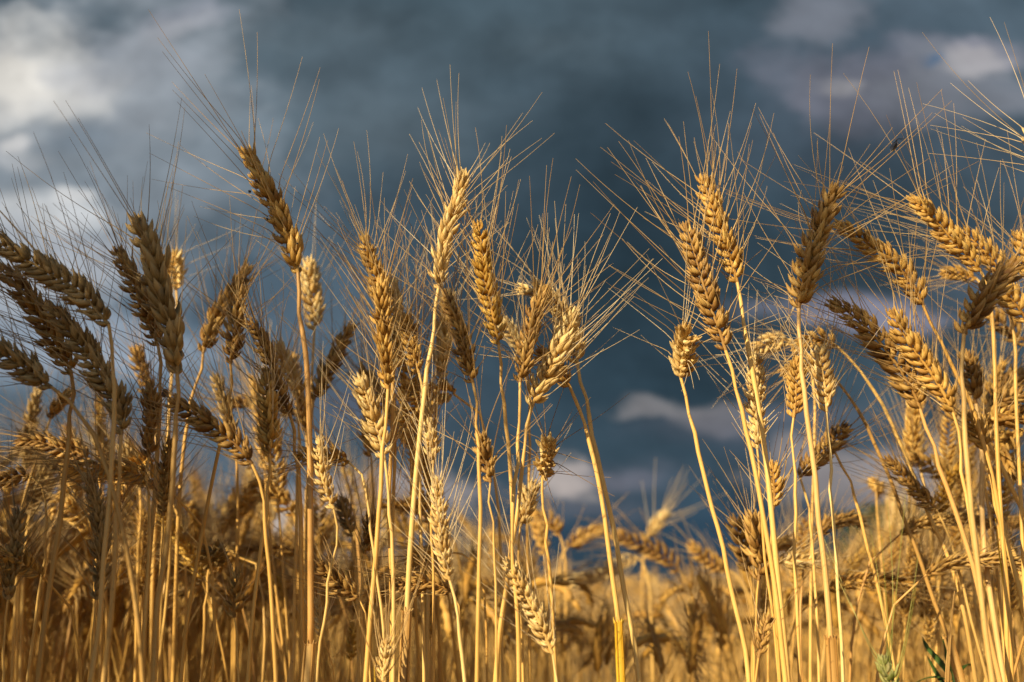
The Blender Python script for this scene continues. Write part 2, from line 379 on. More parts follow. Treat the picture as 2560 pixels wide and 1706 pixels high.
def spikelet_frames(sp, W, roll, r, sparse=1.0, facing=None):
    """sp: spine samples from tip to base. yields 4x4 matrices of spikelets plus the frames"""
    p = sp[::-1]                                   # base -> tip
    seg = np.linalg.norm(np.diff(p, axis=0), axis=1); L = seg.sum()
    t, a, b = frames(p)
    cum = np.concatenate([[0], np.cumsum(seg)])
    n = max(6, int(L / (0.255 * W) / sparse))
    out = []
    for i in range(n):
        q = (i + 0.2) / n * 0.93
        x = q * L
        pos = np.array([np.interp(x, cum, p[:, k]) for k in range(3)])
        T = np.array([np.interp(x, cum, t[:, k]) for k in range(3)]); T /= np.linalg.norm(T)
        view = np.array([0, -1.0, 0.15]) if facing is None else np.array(facing)
        N0 = view - T * view.dot(T)
        if np.linalg.norm(N0) < .2: N0 = np.array([0, 0, 1.0]) - T * T[2]
        N0 /= np.linalg.norm(N0); S0 = np.cross(T, N0)
        ro = roll + r.gauss(0, .26)
        S = math.cos(ro) * S0 + math.sin(ro) * N0
        sg = 1 if i % 2 else -1
        prof = np.interp(q, [0, .10, .3, .65, .85, 1], [.66, .92, 1.03, .97, .82, .66]) * r.uniform(.86, 1.12)
        tl = R(np.interp(q, [0, .5, 1], [27, 24, 14]) + r.gauss(0, 6))
        D = T * math.cos(tl) + sg * S * math.sin(tl)
        Y = sg * S * math.cos(tl) - T * math.sin(tl); X = np.cross(Y, D)
        out.append((pos + sg * S * 0.045 * W, X, Y, D, prof * 0.76 * W, T, sg * S, q))
    T = t[-1]; S = np.cross(T, [0, -1, 0.1]); S /= np.linalg.norm(S); Y = np.cross(T, S)
    out.append((p[-1] - T * W * .35, S, Y, T, .62 * W, T, Y, 1.0))
    return out
def awn_path(o, D, T, radial, length, spread, r, n=7):
    """an awn leaves along its husk, bends out near its foot, then runs nearly straight"""
    dirf = T * math.cos(spread) + radial * math.sin(spread)
    D = D / np.linalg.norm(D); dirf /= np.linalg.norm(dirf)
    bend = np.array([r.gauss(0, 1), r.gauss(0, 1), r.gauss(0, 1)]); bend -= dirf * bend.dot(dirf); bend *= .045
    s = np.linspace(0, 1, n) ** 1.25; pts = [o]; last = 0
    for q in s[1:]:
        m = (q + last) / 2; w = min(1, m / .16)
        d = D * (1 - w) + dirf * w + bend * (m - .3) * 2.2 + (T - radial * .4) * .10 * (m - .4)
        d /= np.linalg.norm(d); pts.append(pts[-1] + d * (q - last) * length); last = q
    return np.array(pts)
def beard_mb(fr, alen, spread, r, skip=.12, thick=1.0, n=9, k=4, every=1):
    mb = MB()
    for idx, (pos, X, Y, D, s, T, rad, q) in enumerate(fr):
        if idx % every: continue
        for sd_ in (-1, 1):
            if r.random() < skip: continue
            tipl = np.array([sd_ * (.07 + .90 * math.sin(R(17))), .25, .10 + .90])
            o = pos + s * (X * tipl[0] + Y * tipl[1] + D * tipl[2])
            d0 = D + X * sd_ * .30
            th = r.uniform(-.9, .9)
            radial = rad * math.cos(th) + X * sd_ * (.55 + r.uniform(0, .6)); radial -= T * radial.dot(T)
            radial /= np.linalg.norm(radial) + 1e-9
            a = spread * np.interp(q, [0, .4, .85, 1], [1.15, 1.0, .72, .42]) * r.uniform(.65, 1.25)
            le = alen * np.interp(q, [0, .15, .5, 1], [.62, .88, 1.0, 1.02]) * r.uniform(.72, 1.15)
            if r.random() < .10: le *= r.uniform(.25, .6)      # broken awn
            p = awn_path(o, d0, T, radial, le, a, r, n)
            rr = np.linspace(1, .36, n) * .00030 * thick; rr[0] *= 1.7
            tube(mb, p, rr, k, min(1, max(0, r.gauss(.5, .25))))
    return mb
def ear_mesh_mb(fr, sub=None):
    mb = MB()
    for i, (pos, X, Y, D, s, T, rad, q) in enumerate(fr):
        v, f, st = SPL[i % 4]
        M3 = np.stack([X, Y, D], 0) * s
        mb.add(v @ M3 + pos, f, st)
    return mb

def stem_radii(n, W, r, rtop, rbot, neck):
    q = np.linspace(0, 1, n); rr = rtop + (rbot - rtop) * np.minimum(1, q / .45) ** .8
    kn = int(max(3, neck * n))
    for i in range(kn):
        w = i / kn
        rr[i] = rtop * (0.72 + 0.28 * w) * (1 + 0.16 * math.sin(i * 2.1 + r.random()))
    return rr
def extend_to_ground(pts, r, zc=0.0):
    """carry the stem on below the frame down to the soil"""
    a, b = np.array(pts[-2]), np.array(pts[-1])
    d = (b - a); d /= -min(-.2, d[2]); d[0] = max(-.35, min(.35, d[0])); d[1] = 0.0   # slope per metre down
    z0 = b[2]; out = list(pts)
    for f_, w in ((.35, .9), (.65, .7), (.85, .55), (1.0, .5)):
        dz = z0 * f_
        out.append(np.array([b[0] + d[0] * dz * w, b[1] + (.02 * f_), z0 - dz]))
    out[-1][2] = zc
    return out

def wheat(label, d, w, roll, tone, ear, stem, sw=12, alen=75, spread=30, tz=0.0, stone='gold', sheath=None,
          skip=.12, sparse=1.0, group=None, hero=None, seed=None, bd=0.0, thick=1.0, awntone=None, sheath_mat=None, leaf=None):
    """one stalk traced from the photo. ear: px tip->base, stem: px from the ear down; d distance in metres,
    tz how much nearer(-)/farther(+) the tip stands than the foot of the ear, bd same for the stem at the frame's foot"""
    r = random.Random(seed if seed is not None else hash_s(label))
    n = len(ear)
    ep = []
    for i, (x, y) in enumerate(ear):
        q = 1 - i / (n - 1)
        ep.append(P(x, y, d + tz * q))
    m = len(stem); sp_ = []
    for i, (x, y) in enumerate(stem):
        sp_.append(P(x, y, d + bd * (i + 1) / m))
    neck_px = 38
    pts = [np.array(ep[-1])] + [np.array(q) for q in sp_]
    pts = extend_to_ground(pts, r)
    base = Vector(pts[-1])
    root = empty('wheat_stalk', base, label, 'wheat', group)
    B = np.array(base)
    W = w * mpp(ear[-1][1], d) * .93
    sm = mpp(stem[min(1, m-1)][1], d)
    L = spline(pts, 64)
    tot = np.linalg.norm(np.diff(L, axis=0), axis=1).sum()
    rad = stem_radii(64, W, r, sw * .40 * sm, sw * .52 * sm, 0.05)
    # knobbly, slightly crooked neck below the ear
    for i in range(1, 5): L[i] += np.array([r.gauss(0, 1), r.gauss(0, .6), 0]) * .0006
    mb = MB(); tube(mb, L - B, rad, 10, r.uniform(.35, .7))
    for zz in (.42, .16):     # swollen nodes low on the straw
        i = int(np.argmin(np.abs(L[:, 2] - zz))); c = L[i] - B
        tube(mb, [c + [0, 0, -.006], c + [0, 0, -.003], c, c + [0, 0, .003], c + [0, 0, .006]], np.array([1, 1.25, 1.35, 1.25, 1]) * rad[i], 8, .1)
    mb.obj('stem', STEMM[stone], root)
    esp = spline(ep, 40)
    fr = spikelet_frames(esp, W, roll, r, sparse)
    hero = (d <= .80) if hero is None else hero
    if hero:
        mb = MB(); tube(mb, esp[::-1] - B, np.linspace(.0013, .0006, 40), 6, .4)
        eo = mb.obj('ear', EARM[tone], root)
        for (pos, X, Y, D, s, T, rd, q) in fr:
            o = bpy.data.objects.new('spikelet', spikelet_mesh(tone, r.randrange(10))); COL.objects.link(o); o.parent = eo
            s2 = s * r.uniform(.94, 1.06)
            o.matrix_local = Matrix(((X[0]*s2, Y[0]*s2, D[0]*s2, pos[0]-B[0]), (X[1]*s2, Y[1]*s2, D[1]*s2, pos[1]-B[1]), (X[2]*s2, Y[2]*s2, D[2]*s2, pos[2]-B[2]), (0, 0, 0, 1)))
    else:
        mb = ear_mesh_mb(fr); tube(mb, esp[::-1], np.linspace(.0013, .0006, 40), 5, .4)
        mb.v = [v - B for v in mb.v]
        eo = mb.obj('ear', EARM[tone], root)
    bm_ = beard_mb(fr, alen * 1.10 / 1000., R(spread + 7), r, skip + .16, thick)
    bm_.v = [v - B for v in bm_.v]
    if bm_.v: bm_.obj('beard', AWNM[awntone or tone], eo)
    if sheath:
        top, width, mat = sheath                  # px row where the sheath's rim sits
        zt = P(stem[-1][0], top, d + bd)[2]
        i0 = int(np.argmin(np.abs(L[:, 2] - zt)))
        seg = spline([L[i] for i in range(i0, min(i0 + 26, 62), 3)], 16) - B
        rw = width * .5 * sm
        mb = MB(); rr = np.interp(np.linspace(0, 1, 16), [0, .05, .35, 1], [.90, 1.0, .96, .82]) * rw
        tube(mb, seg, rr, 12, .6, flat=.8)
        # ragged rim, torn edges of the old blade, and the slit down the front
        for q in range(7):
            an = q / 7 * 6.28; o = seg[0] + np.array([math.cos(an) * rw * .85, math.sin(an) * rw * .6, -.001])
            tube(mb, [o, o + [math.cos(an)*.0004, 0, .0012], o + [math.cos(an)*.001, 0, .0022 + r.random() * .0016]], [.0009, .0006, .0002], 4, r.random())
        for sx in (-.55, .62):
            pp = seg.copy(); pp[:, 0] += rw * sx; pp[:, 1] -= rw * .72
            tube(mb, pp, .00055, 4, .05)
        mb.obj('leaf_sheath', mat, root)
    if leaf:
        (pts_l, lw, ldz) = leaf
        lp = [P(x, y, d + ldz * i / max(1, len(pts_l) - 1)) for i, (x, y) in enumerate(pts_l)]
        q = spline(lp, 18) - B
        mb = MB(); ribbon(mb, q, np.interp(np.linspace(0, 1, 18), [0, .15, .6, 1], [.5, 1, .8, .05]) * lw * .5 * sm, (1, .35, 0), .6)
        mb.obj('leaf', SHEATH, root)
    return root
def hash_s(s):
    h = 7
    for c in s: h = (h * 131 + ord(c)) % 1000003
    return h
# ------------------------------------------------------------------ the stalks one can follow in the photo
# label, distance, ear width px, roll(deg), husk tone, ear px tip->foot, stem px, options
W = [
("tallest wheat stalk left of centre, big ear leaning left with sunlit lower husks", .66, 64, 70, 'gold',
 [(612,379),(637,427),(669,484),(698,541),(723,599),(745,682)],
 [(747,708),(749,765),(758,847),(765,896),(770,975),(774,1119),(776,1297),(776,1450),(776,1592),(768,1705)],
 dict(sw=15, alen=92, spread=38, stone='orange', sheath=(1592,30,'S'), seed=4)),
("crisp pale gold wheat stalk near the centre, its upright ear highest of the middle group", .66, 54, 70, 'pale',
 [(1154,433),(1151,478),(1135,529),(1119,573),(1103,637),(1096,722)],
 [(1093,735),(1084,828),(1071,912),(1055,1039),(1042,1167),(1034,1260),(1024,1399),(1018,1512),(1012,1600),(1009,1705)],
 dict(sw=14, alen=72, spread=36, stone='pale', sheath=(1512,26,'S'), awntone='pale', seed=8)),
("narrow amber wheat ear just right of the tall central pale ear, slim leaning stalk", .66, 44, 20, 'amber',
 [(1196,562),(1203,605),(1207,653),(1216,717),(1230,774),(1246,862)],
 [(1249,889),(1255,943),(1265,1039),(1274,1151),(1278,1215),(1281,1297),(1274,1400),(1262,1500),(1250,1600),(1240,1705)],
 dict(sw=11, alen=72, spread=24, awntone='gold')),
("dark brown shaded wheat ear leaning left in front of the pale central stalks", .62, 41, 50, 'brown',
 [(1115,733),(1128,775),(1150,825),(1165,896),(1182,957)],
 [(1188,1001),(1191,1071),(1198,1199),(1201,1250),(1198,1399),(1195,1548),(1192,1705)],
 dict(sw=11, alen=70, spread=30, stone='gold')),
("thick straight gold wheat ear with V-shaped husks, left of the central pale ear", .65, 52, 75, 'gold',
 [(953,706),(953,765),(960,832),(966,896),(970,973)],
 [(966,991),(964,1055),(959,1151),(948,1270),(940,1384),(928,1518),(914,1705)],
 dict(sw=13, alen=68, spread=32, seed=5, tz=-.01)),
("slender gold wheat ear whose tip rises above and left of the thick straight one", .70, 40, 30, 'gold',
 [(908,592),(921,637),(938,685),(953,730),(968,800)],
 [(975,880),(983,979),(981,1055),(977,1151),(972,1250),(976,1369),(979,1518),(979,1705)],
 dict(sw=11, alen=70, spread=34)),
("stubby sunlit wheat ear tucked close to the right side of the thick straight one", .74, 42, 60, 'pale',
 [(980,700),(988,745),(992,800),(990,860),(985,930)],
 [(988,990),(990,1080),(985,1200),(980,1350),(972,1500),(962,1705)],
 dict(sw=10, alen=60, spread=34)),
("pale herringbone wheat ear leaning left at mid height, just below the thick straight ear", .68, 48, 15, 'pale',
 [(899,944),(914,985),(934,1045),(950,1100),(962,1148)],
 [(967,1176),(972,1240),(976,1297),(982,1400),(984,1520),(983,1705)],
 dict(sw=11, alen=70, spread=34, stone='pale')),
("lit wheat ear halfway between the thick straight ear and the pale blurred one, leaning left", .72, 38, 40, 'gold',
 [(1012,790),(1021,830),(1032,880),(1047,932)],
 [(1055,953),(1053,1000),(1050,1100),(1049,1250),(1054,1400),(1060,1705)],
 dict(sw=10, alen=66, spread=28)),
("pale soft-focus wheat ear directly behind the dark brown ear, wide at its foot", .78, 52, 80, 'pale',
 [(1118,740),(1112,800),(1107,870),(1103,945)],
 [(1093,985),(1091,1023),(1084,1110),(1078,1250),(1072,1400),(1066,1705)],
 dict(sw=11, alen=66, spread=30, stone='pale')),
("small sunlit wheat ear low between two pale central stems, with thin drooping awns", .68, 36, 60, 'pale',
 [(1068,1017),(1071,1071),(1080,1110),(1083,1160)],
 [(1084,1210),(1080,1300),(1084,1450),(1083,1700)],
 dict(sw=8, alen=50, spread=20)),
("long thin pale wheat ear low in the centre, tapering into a crinkled neck", .64, 42, 60, 'pale',
 [(1093,1205),(1096,1260),(1099,1310),(1107,1369),(1114,1410),(1124,1450)],
 [(1131,1480),(1140,1520),(1149,1577),(1158,1667),(1162,1705)],
 dict(sw=11, alen=55, spread=24, stone='pale')),
("bleached wheat ear slanting down right along the bottom, between two straight stems", .64, 44, 25, 'pale',
 [(1272,1404),(1296,1452),(1321,1503),(1345,1548),(1364,1592),(1381,1634)],
 [(1387,1667),(1393,1705)],
 dict(sw=8, alen=55, spread=20, stone='pale', skip=.35)),
("dark wheat ear leaning right in the group right of centre, beside a sunlit one", .64, 46, 45, 'brown',
 [(1366,722),(1345,765),(1332,800),(1320,850),(1311,900),(1300,956)],
 [(1298,985),(1298,1030),(1297,1087),(1287,1183),(1281,1297),(1280,1400),(1291,1500),(1296,1600),(1297,1705)],
 dict(sw=11, alen=72, spread=34, awntone='gold')),
("sunlit wheat ear with a grey shaded foot, leaning right beside the dark one", .65, 52, 20, 'pale',
 [(1434,778),(1418,830),(1395,880),(1376,920),(1351,960),(1330,1018)],
 [(1322,1045),(1317,1080),(1309,1135),(1300,1215),(1292,1297),(1281,1354),(1268,1458),(1253,1548),(1238,1705)],
 dict(sw=12, alen=76, spread=26, stone='gold', awntone='pale', seed=3)),
("pale soft wheat ear arching over left, topmost of the group right of centre", .73, 48, 40, 'pale',
 [(1306,720),(1346,728),(1382,752),(1410,790),(1432,840),(1444,910)],
 [(1450,945),(1460,985),(1474,1050),(1488,1115),(1503,1185),(1517,1246),(1534,1320),(1550,1414),(1562,1488),(1583,1592),(1598,1705)],
 dict(sw=13, alen=62, spread=30, stone='pale')),
("short lit wheat ear on a bent neck, its stem rising from a yellow sheath", .68, 40, 30, 'gold',
 [(1350,880),(1378,905),(1404,936),(1424,966)],
 [(1430,985),(1446,1023),(1468,1087),(1486,1151),(1500,1225),(1507,1262),(1521,1369),(1533,1458),(1546,1553),(1553,1705)],
 dict(sw=13, alen=55, spread=36, stone='gold', sheath=(1553,22,'Y'))),
("pale blurred stub of a wheat ear peeping out left of the dark leaning one", .82, 40, 50, 'pale',
 [(1255,806),(1275,830),(1296,862),(1310,905)],
 [(1320,960),(1325,1100),(1318,1300),(1322,1500),(1325,1705)],
 dict(sw=8, alen=50, spread=34, hero=False)),
("low dark gold wheat ear with strongly spreading awns, below the amber ear", .62, 42, 55, 'brown',
 [(1200,1090),(1208,1125),(1218,1162),(1226,1206)],
 [(1224,1227),(1226,1262),(1231,1300),(1237,1380),(1240,1518),(1241,1705)],
 dict(sw=7, alen=74, spread=42, awntone='gold', sparse=1.15)),
("stubby wheat ear seen end-on with awns bursting round it, against dark sky below centre", .74, 52, 70, 'pale',
 [(1373,1112),(1368,1138),(1360,1165),(1356,1186)],
 [(1352,1205),(1357,1246),(1364,1297),(1369,1369),(1379,1488),(1385,1607),(1390,1705)],
 dict(sw=10, alen=56, spread=75, tz=-.045, stone='gold', awntone='brown')),
("bleached wheat ear with ragged papery husks, low between the leaning stems right of centre", .78, 42, 50, 'pale',
 [(1334,1212),(1322,1245),(1312,1280),(1300,1318)],
 [(1295,1360),(1300,1450),(1305,1580),(1308,1705)],
 dict(sw=8, alen=45, spread=24)),
# ---- left of centre
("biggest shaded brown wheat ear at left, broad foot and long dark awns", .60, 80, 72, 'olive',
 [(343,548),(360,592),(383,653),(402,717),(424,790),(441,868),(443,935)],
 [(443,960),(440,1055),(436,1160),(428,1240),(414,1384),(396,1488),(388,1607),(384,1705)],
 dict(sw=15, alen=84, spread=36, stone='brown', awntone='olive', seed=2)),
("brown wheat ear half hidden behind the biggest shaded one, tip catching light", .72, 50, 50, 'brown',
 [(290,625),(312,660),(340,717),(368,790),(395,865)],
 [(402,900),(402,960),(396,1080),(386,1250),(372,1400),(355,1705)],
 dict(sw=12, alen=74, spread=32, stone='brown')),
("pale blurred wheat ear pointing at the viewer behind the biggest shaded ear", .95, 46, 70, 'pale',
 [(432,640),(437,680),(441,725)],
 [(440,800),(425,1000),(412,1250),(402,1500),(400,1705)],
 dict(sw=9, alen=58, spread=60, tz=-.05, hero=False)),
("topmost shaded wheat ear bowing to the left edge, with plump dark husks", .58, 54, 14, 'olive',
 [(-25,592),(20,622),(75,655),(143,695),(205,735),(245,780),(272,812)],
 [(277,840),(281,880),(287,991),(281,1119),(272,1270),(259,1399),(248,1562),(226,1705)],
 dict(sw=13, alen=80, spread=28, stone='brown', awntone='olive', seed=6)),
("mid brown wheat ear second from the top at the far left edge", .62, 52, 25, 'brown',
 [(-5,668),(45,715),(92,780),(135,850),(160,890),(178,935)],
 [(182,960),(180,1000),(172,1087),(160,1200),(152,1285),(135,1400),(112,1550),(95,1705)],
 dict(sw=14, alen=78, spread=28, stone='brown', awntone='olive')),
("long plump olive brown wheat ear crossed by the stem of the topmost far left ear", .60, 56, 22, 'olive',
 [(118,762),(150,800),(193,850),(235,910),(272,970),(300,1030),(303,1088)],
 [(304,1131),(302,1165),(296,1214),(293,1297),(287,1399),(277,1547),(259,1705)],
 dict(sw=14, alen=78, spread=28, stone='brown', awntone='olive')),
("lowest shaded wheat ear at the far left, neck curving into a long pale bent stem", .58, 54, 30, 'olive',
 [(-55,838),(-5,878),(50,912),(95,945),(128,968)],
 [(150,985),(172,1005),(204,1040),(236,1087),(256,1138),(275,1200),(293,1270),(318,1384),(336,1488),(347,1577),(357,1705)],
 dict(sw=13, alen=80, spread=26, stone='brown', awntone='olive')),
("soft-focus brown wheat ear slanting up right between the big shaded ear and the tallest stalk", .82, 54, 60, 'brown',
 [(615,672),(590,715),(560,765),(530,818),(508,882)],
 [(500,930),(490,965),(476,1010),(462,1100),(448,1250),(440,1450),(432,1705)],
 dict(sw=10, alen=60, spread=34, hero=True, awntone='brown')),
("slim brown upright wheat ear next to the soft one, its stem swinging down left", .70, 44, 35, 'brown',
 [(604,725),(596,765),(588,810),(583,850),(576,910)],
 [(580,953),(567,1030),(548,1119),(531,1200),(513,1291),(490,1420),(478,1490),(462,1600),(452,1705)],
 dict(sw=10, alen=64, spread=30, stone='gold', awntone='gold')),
("brown jagged wheat ear slanting down to a crooked neck left of the tallest stalk's stem", .68, 38, 30, 'brown',
 [(620,804),(646,835),(664,880),(680,930),(702,985),(724,1034)],
 [(733,1060),(736,1103),(744,1167),(750,1246),(753,1369),(754,1488),(756,1607),(754,1705)],
 dict(sw=12, alen=64, spread=26, awntone='gold')),
("pale blurred wheat ear immediately right of the tallest stalk, standing upright", .88, 46, 15, 'pale',
 [(770,655),(776,705),(784,765),(786,826)],
 [(786,870),(782,930),(779,1000),(772,1150),(766,1295),(764,1450),(762,1705)],
 dict(sw=9, alen=60, spread=32, hero=True, stone='gold')),
("pale mealy wheat ear close left of the tallest stalk's stem, behind the jagged brown one", .80, 42, 60, 'pale',
 [(698,862),(712,900),(728,945),(740,985)],
 [(748,1040),(744,1150),(742,1300),(736,1500),(732,1705)],
 dict(sw=9, alen=50, spread=26)),
("brown wheat ear tilted up right just beyond the tallest stalk's stem at mid height", .86, 42, 40, 'brown',
 [(878,818),(855,855),(830,905),(806,950),(784,1002)],
 [(777,1060),(772,1150),(768,1300),(764,1450),(760,1705)],
 dict(sw=9, alen=50, spread=28, hero=True)),
("dim brown wheat ear hanging behind the tallest stalk's stem", .90, 44, 60, 'brown',
 [(730,893),(740,950),(752,1010),(764,1078)],
 [(768,1130),(764,1300),(760,1500),(758,1705)],
 dict(sw=9, alen=50, spread=26, hero=False)),
("crisp gold upright wheat ear at mid left, on a slim stalk crossing another low down", .66, 46, 25, 'gold',
 [(664,945),(667,990),(671,1039),(673,1087),(674,1135)],
 [(677,1155),(675,1192),(670,1250),(661,1310),(649,1399),(634,1518),(626,1600),(619,1705)],
 dict(sw=11, alen=60, spread=30, stone='gold', awntone='pale', seed=9)),
("brown gold wheat ear slanting down right at mid left, with papery bleached lower husks", .62, 50, 18, 'brown',
 [(427,1006),(478,1032),(523,1058),(561,1087),(597,1120),(630,1160)],
 [(644,1189),(653,1215),(661,1290),(667,1354),(676,1458),(684,1592),(690,1705)],
 dict(sw=11, alen=72, spread=24, stone='gold', awntone='gold')),
("soft brown wheat ear lying almost level near the left edge, above a shaded ear", .78, 42, 20, 'brown',
 [(42,1108),(95,1104),(145,1118),(190,1128),(225,1150)],
 [(243,1180),(252,1230),(246,1330),(238,1450),(232,1705)],
 dict(sw=8, alen=58, spread=20)),
("upright grey-brown wheat ear with a few dark tips, left of the big shaded ear's stem", .68, 44, 40, 'brown',
 [(372,965),(377,1010),(374,1060),(371,1105),(372,1143)],
 [(370,1180),(367,1215),(374,1300),(370,1420),(362,1560),(352,1705)],
 dict(sw=9, alen=56, spread=26)),
("blurred brown wheat ear behind the top of the upright grey-brown one", .95, 44, 50, 'brown',
 [(340,872),(348,905),(360,945),(370,985)],
 [(385,1040),(392,1150),(388,1300),(380,1500),(378,1705)],
 dict(sw=10, alen=50, spread=30, hero=False)),
("narrow wheat ear of stacked single husks hidden partly by the big shaded ear's stem", .66, 32, 10, 'brown',
 [(424,1104),(416,1150),(414,1200),(411,1245),(408,1290)],
 [(410,1340),(404,1420),(396,1540),(390,1705)],
 dict(sw=6, alen=46, spread=30)),
("dark shaded wheat ear behind the slim left-swinging stem, leaning left", .86, 40, 60, 'olive',
 [(536,945),(552,985),(568,1030),(585,1085)],
 [(592,1150),(594,1300),(590,1500),(586,1705)],
 dict(sw=9, alen=50, spread=28, hero=False)),
("blurred dark upright wheat ear at far left, beside the curving pale stem", 1.0, 44, 60, 'olive',
 [(92,975),(84,1030),(74,1090),(62,1170)],
 [(56,1240),(48,1400),(40,1705)],
 dict(sw=9, alen=50, spread=26, hero=False)),
("small blurred dark wheat ear under the lowest far left ear, on a lit slanting stem", .90, 42, 60, 'brown',
 [(170,985),(155,1000),(138,1020),(126,1048)],
 [(112,1085),(95,1140),(72,1200),(58,1260),(45,1400),(30,1705)],
 dict(sw=8, alen=46, spread=34, hero=False)),
("broad blurred wheat ear leaning right in deep shade near the lower left corner", .98, 56, 60, 'olive',
 [(142,1140),(122,1175),(98,1225),(74,1290)],
 [(64,1350),(56,1500),(50,1705)],
 dict(sw=10, alen=50, spread=28, hero=False)),
("wheat ear lying level at the left edge, thin neck hooked into a sunlit stem", .70, 38, 20, 'brown',
 [(-30,1215),(0,1202),(35,1192),(72,1188)],
 [(92,1199),(108,1230),(114,1270),(116,1339),(113,1399),(101,1458),(89,1548),(68,1705)],
 dict(sw=8, alen=50, spread=20, stone='gold')),
("dark blurred wheat ear close under the crossing of stems at lower left", .90, 44, 60, 'olive',
 [(305,1115),(322,1145),(338,1180),(350,1225)],
 [(352,1290),(346,1400),(338,1705)],
 dict(sw=9, alen=46, spread=26, hero=False)),
("long grey-olive upright wheat ear with sharp loose husks at lower left", .66, 44, 45, 'olive',
 [(214,1192),(232,1235),(247,1290),(253,1345),(250,1410),(242,1500)],
 [(236,1540),(228,1620),(222,1705)],
 dict(sw=8, alen=60, spread=28, awntone='olive')),
("gold lit wheat ear leaning left behind the long grey-olive one", .92, 48, 40, 'gold',
 [(165,1256),(190,1285),(215,1315),(238,1345)],
 [(250,1400),(252,1500),(250,1705)],
 dict(sw=9, alen=48, spread=26, hero=False)),
("dark upright wheat ear in the bottom left corner behind a bluish stem", .66, 46, 50, 'olive',
 [(42,1280),(40,1330),(34,1385),(26,1440),(20,1500)],
 [(14,1560),(10,1640),(8,1705)],
 dict(sw=8, alen=52, spread=30)),
("small sparse wheat ear low at left with twisted neck, few plump husks", .66, 40, 25, 'brown',
 [(594,1430),(590,1465),(586,1505),(586,1545)],
 [(590,1575),(594,1620),(597,1667),(597,1705)],
 dict(sw=6, alen=44, spread=34, sparse=1.25, skip=.4, awntone='gold')),
("round dark wheat ear facing the viewer end-on, low at left", .88, 54, 80, 'olive',
 [(535,1372),(532,1385),(528,1398),(524,1412)],
 [(519,1440),(514,1520),(508,1620),(502,1705)],
 dict(sw=8, alen=30, spread=70, tz=-.06, skip=.6, hero=True)),
("sunlit wheat ear on a cane-shaped stem drooping left, just right of the tallest stem", .68, 34, 20, 'gold',
 [(746,1143),(780,1136),(815,1136),(845,1145),(872,1156)],
 [(895,1172),(908,1205),(918,1250),(928,1324),(940,1429),(955,1533),(961,1607),(962,1705)],
 dict(sw=8, alen=46, spread=24, stone='pale')),
("thin ragged pale wheat ear with gaps between husks, drooping beside the tallest stem", .66, 36, 25, 'pale',
 [(797,1100),(800,1145),(806,1195),(818,1235),(834,1272)],
 [(840,1300),(844,1335),(836,1384),(824,1458),(812,1548),(800,1607),(792,1705)],
 dict(sw=8, alen=52, spread=20, stone='pale', sparse=1.25)),
("dark olive blurred wheat ear below the cane-shaped stem, pointing up left", .86, 40, 40, 'olive',
 [(850,1252),(860,1282),(870,1310),(880,1342)],
 [(886,1380),(890,1450),(894,1560),(896,1705)],
 dict(sw=8, alen=40, spread=26, hero=False)),
("small dark gold wheat ear low beside the thick straight ear's stem", .74, 34, 40, 'brown',
 [(928,1292),(924,1322),(918,1352),(911,1386)],
 [(905,1430),(902,1480),(904,1560),(908,1705)],
 dict(sw=8, alen=44, spread=22)),
("dark golden wheat ear lying level with awns streaming left, low at left of centre", .68, 42, 30, 'brown',
 [(798,1415),(824,1438),(850,1460),(872,1476),(896,1494)],
 [(908,1512),(916,1545),(922,1600),(926,1705)],
 dict(sw=6, alen=58, spread=22, awntone='gold')),
("brown wheat ear lying level across three straight central stems, low down", .70, 40, 20, 'brown',
 [(1003,1462),(1035,1462),(1070,1456),(1100,1464),(1128,1478)],
 [(1142,1500),(1152,1560),(1158,1630),(1160,1705)],
 dict(sw=6, alen=52, spread=22, awntone='gold')),
("pale wheat ear lying level behind straight central stems, neck arching over right", .78, 36, 20, 'gold',
 [(1022,1404),(1050,1392),(1085,1384),(1115,1380)],
 [(1150,1384),(1180,1402),(1200,1440),(1212,1520),(1218,1705)],
 dict(sw=7, alen=50, spread=22)),
("yellow ochre wheat ear, small and blurred near the bottom left of centre", .92, 32, 40, 'amber',
 [(886,1562),(884,1590),(880,1622),(876,1652)],
 [(872,1680),(868,1705)],
 dict(sw=6, alen=34, spread=22, hero=False)),
("pale low wheat ear at the bottom between the straight central stems", .64, 34, 40, 'pale',
 [(966,1600),(964,1635),(960,1668),(957,1702)],
 [(955,1760),(953,1820)],
 dict(sw=7, alen=55, spread=14, awntone='gold')),
("tiny sparse wheat ear at the foot of the tallest stalk, on a twisted neck", .70, 26, 20, 'pale',
 [(792,1500),(800,1530),(800,1560),(804,1590)],
 [(814,1612),(828,1650),(838,1705)],
 dict(sw=5, alen=32, spread=18, sparse=1.3, skip=.4)),
("blurred gold wheat ear leaning right behind the slim crossing stems at left", 1.05, 42, 40, 'gold',
 [(638,1206),(622,1235),(606,1262),(592,1300)],
 [(588,1360),(584,1500),(580,1705)],
 dict(sw=8, alen=40, spread=24, hero=False)),
("blurred gold wheat ear drooping toward the tallest stem from the left", 1.05, 42, 40, 'gold',
 [(660,1205),(685,1230),(712,1258),(736,1290)],
 [(744,1350),(746,1500),(744,1705)],
 dict(sw=8, alen=40, spread=24, hero=False)),
# ---- right half
("narrow brown wheat ear with plump lower husks, left one of the leaning pair", .64, 50, 18, 'brown',
 [(1716,566),(1728,605),(1742,653),(1760,717),(1781,780),(1800,830),(1814,876)],
 [(1820,905),(1832,928),(1844,991),(1860,1049),(1876,1119),(1892,1199),(1908,1291),(1922,1369),(1940,1488),(1955,1622),(1964,1705)],
 dict(sw=13, alen=88, spread=36, stone='gold', awntone='gold', seed=12)),
("gold wheat ear with flared husk tips, right and higher one of the leaning pair", .66, 50, 35, 'gold',
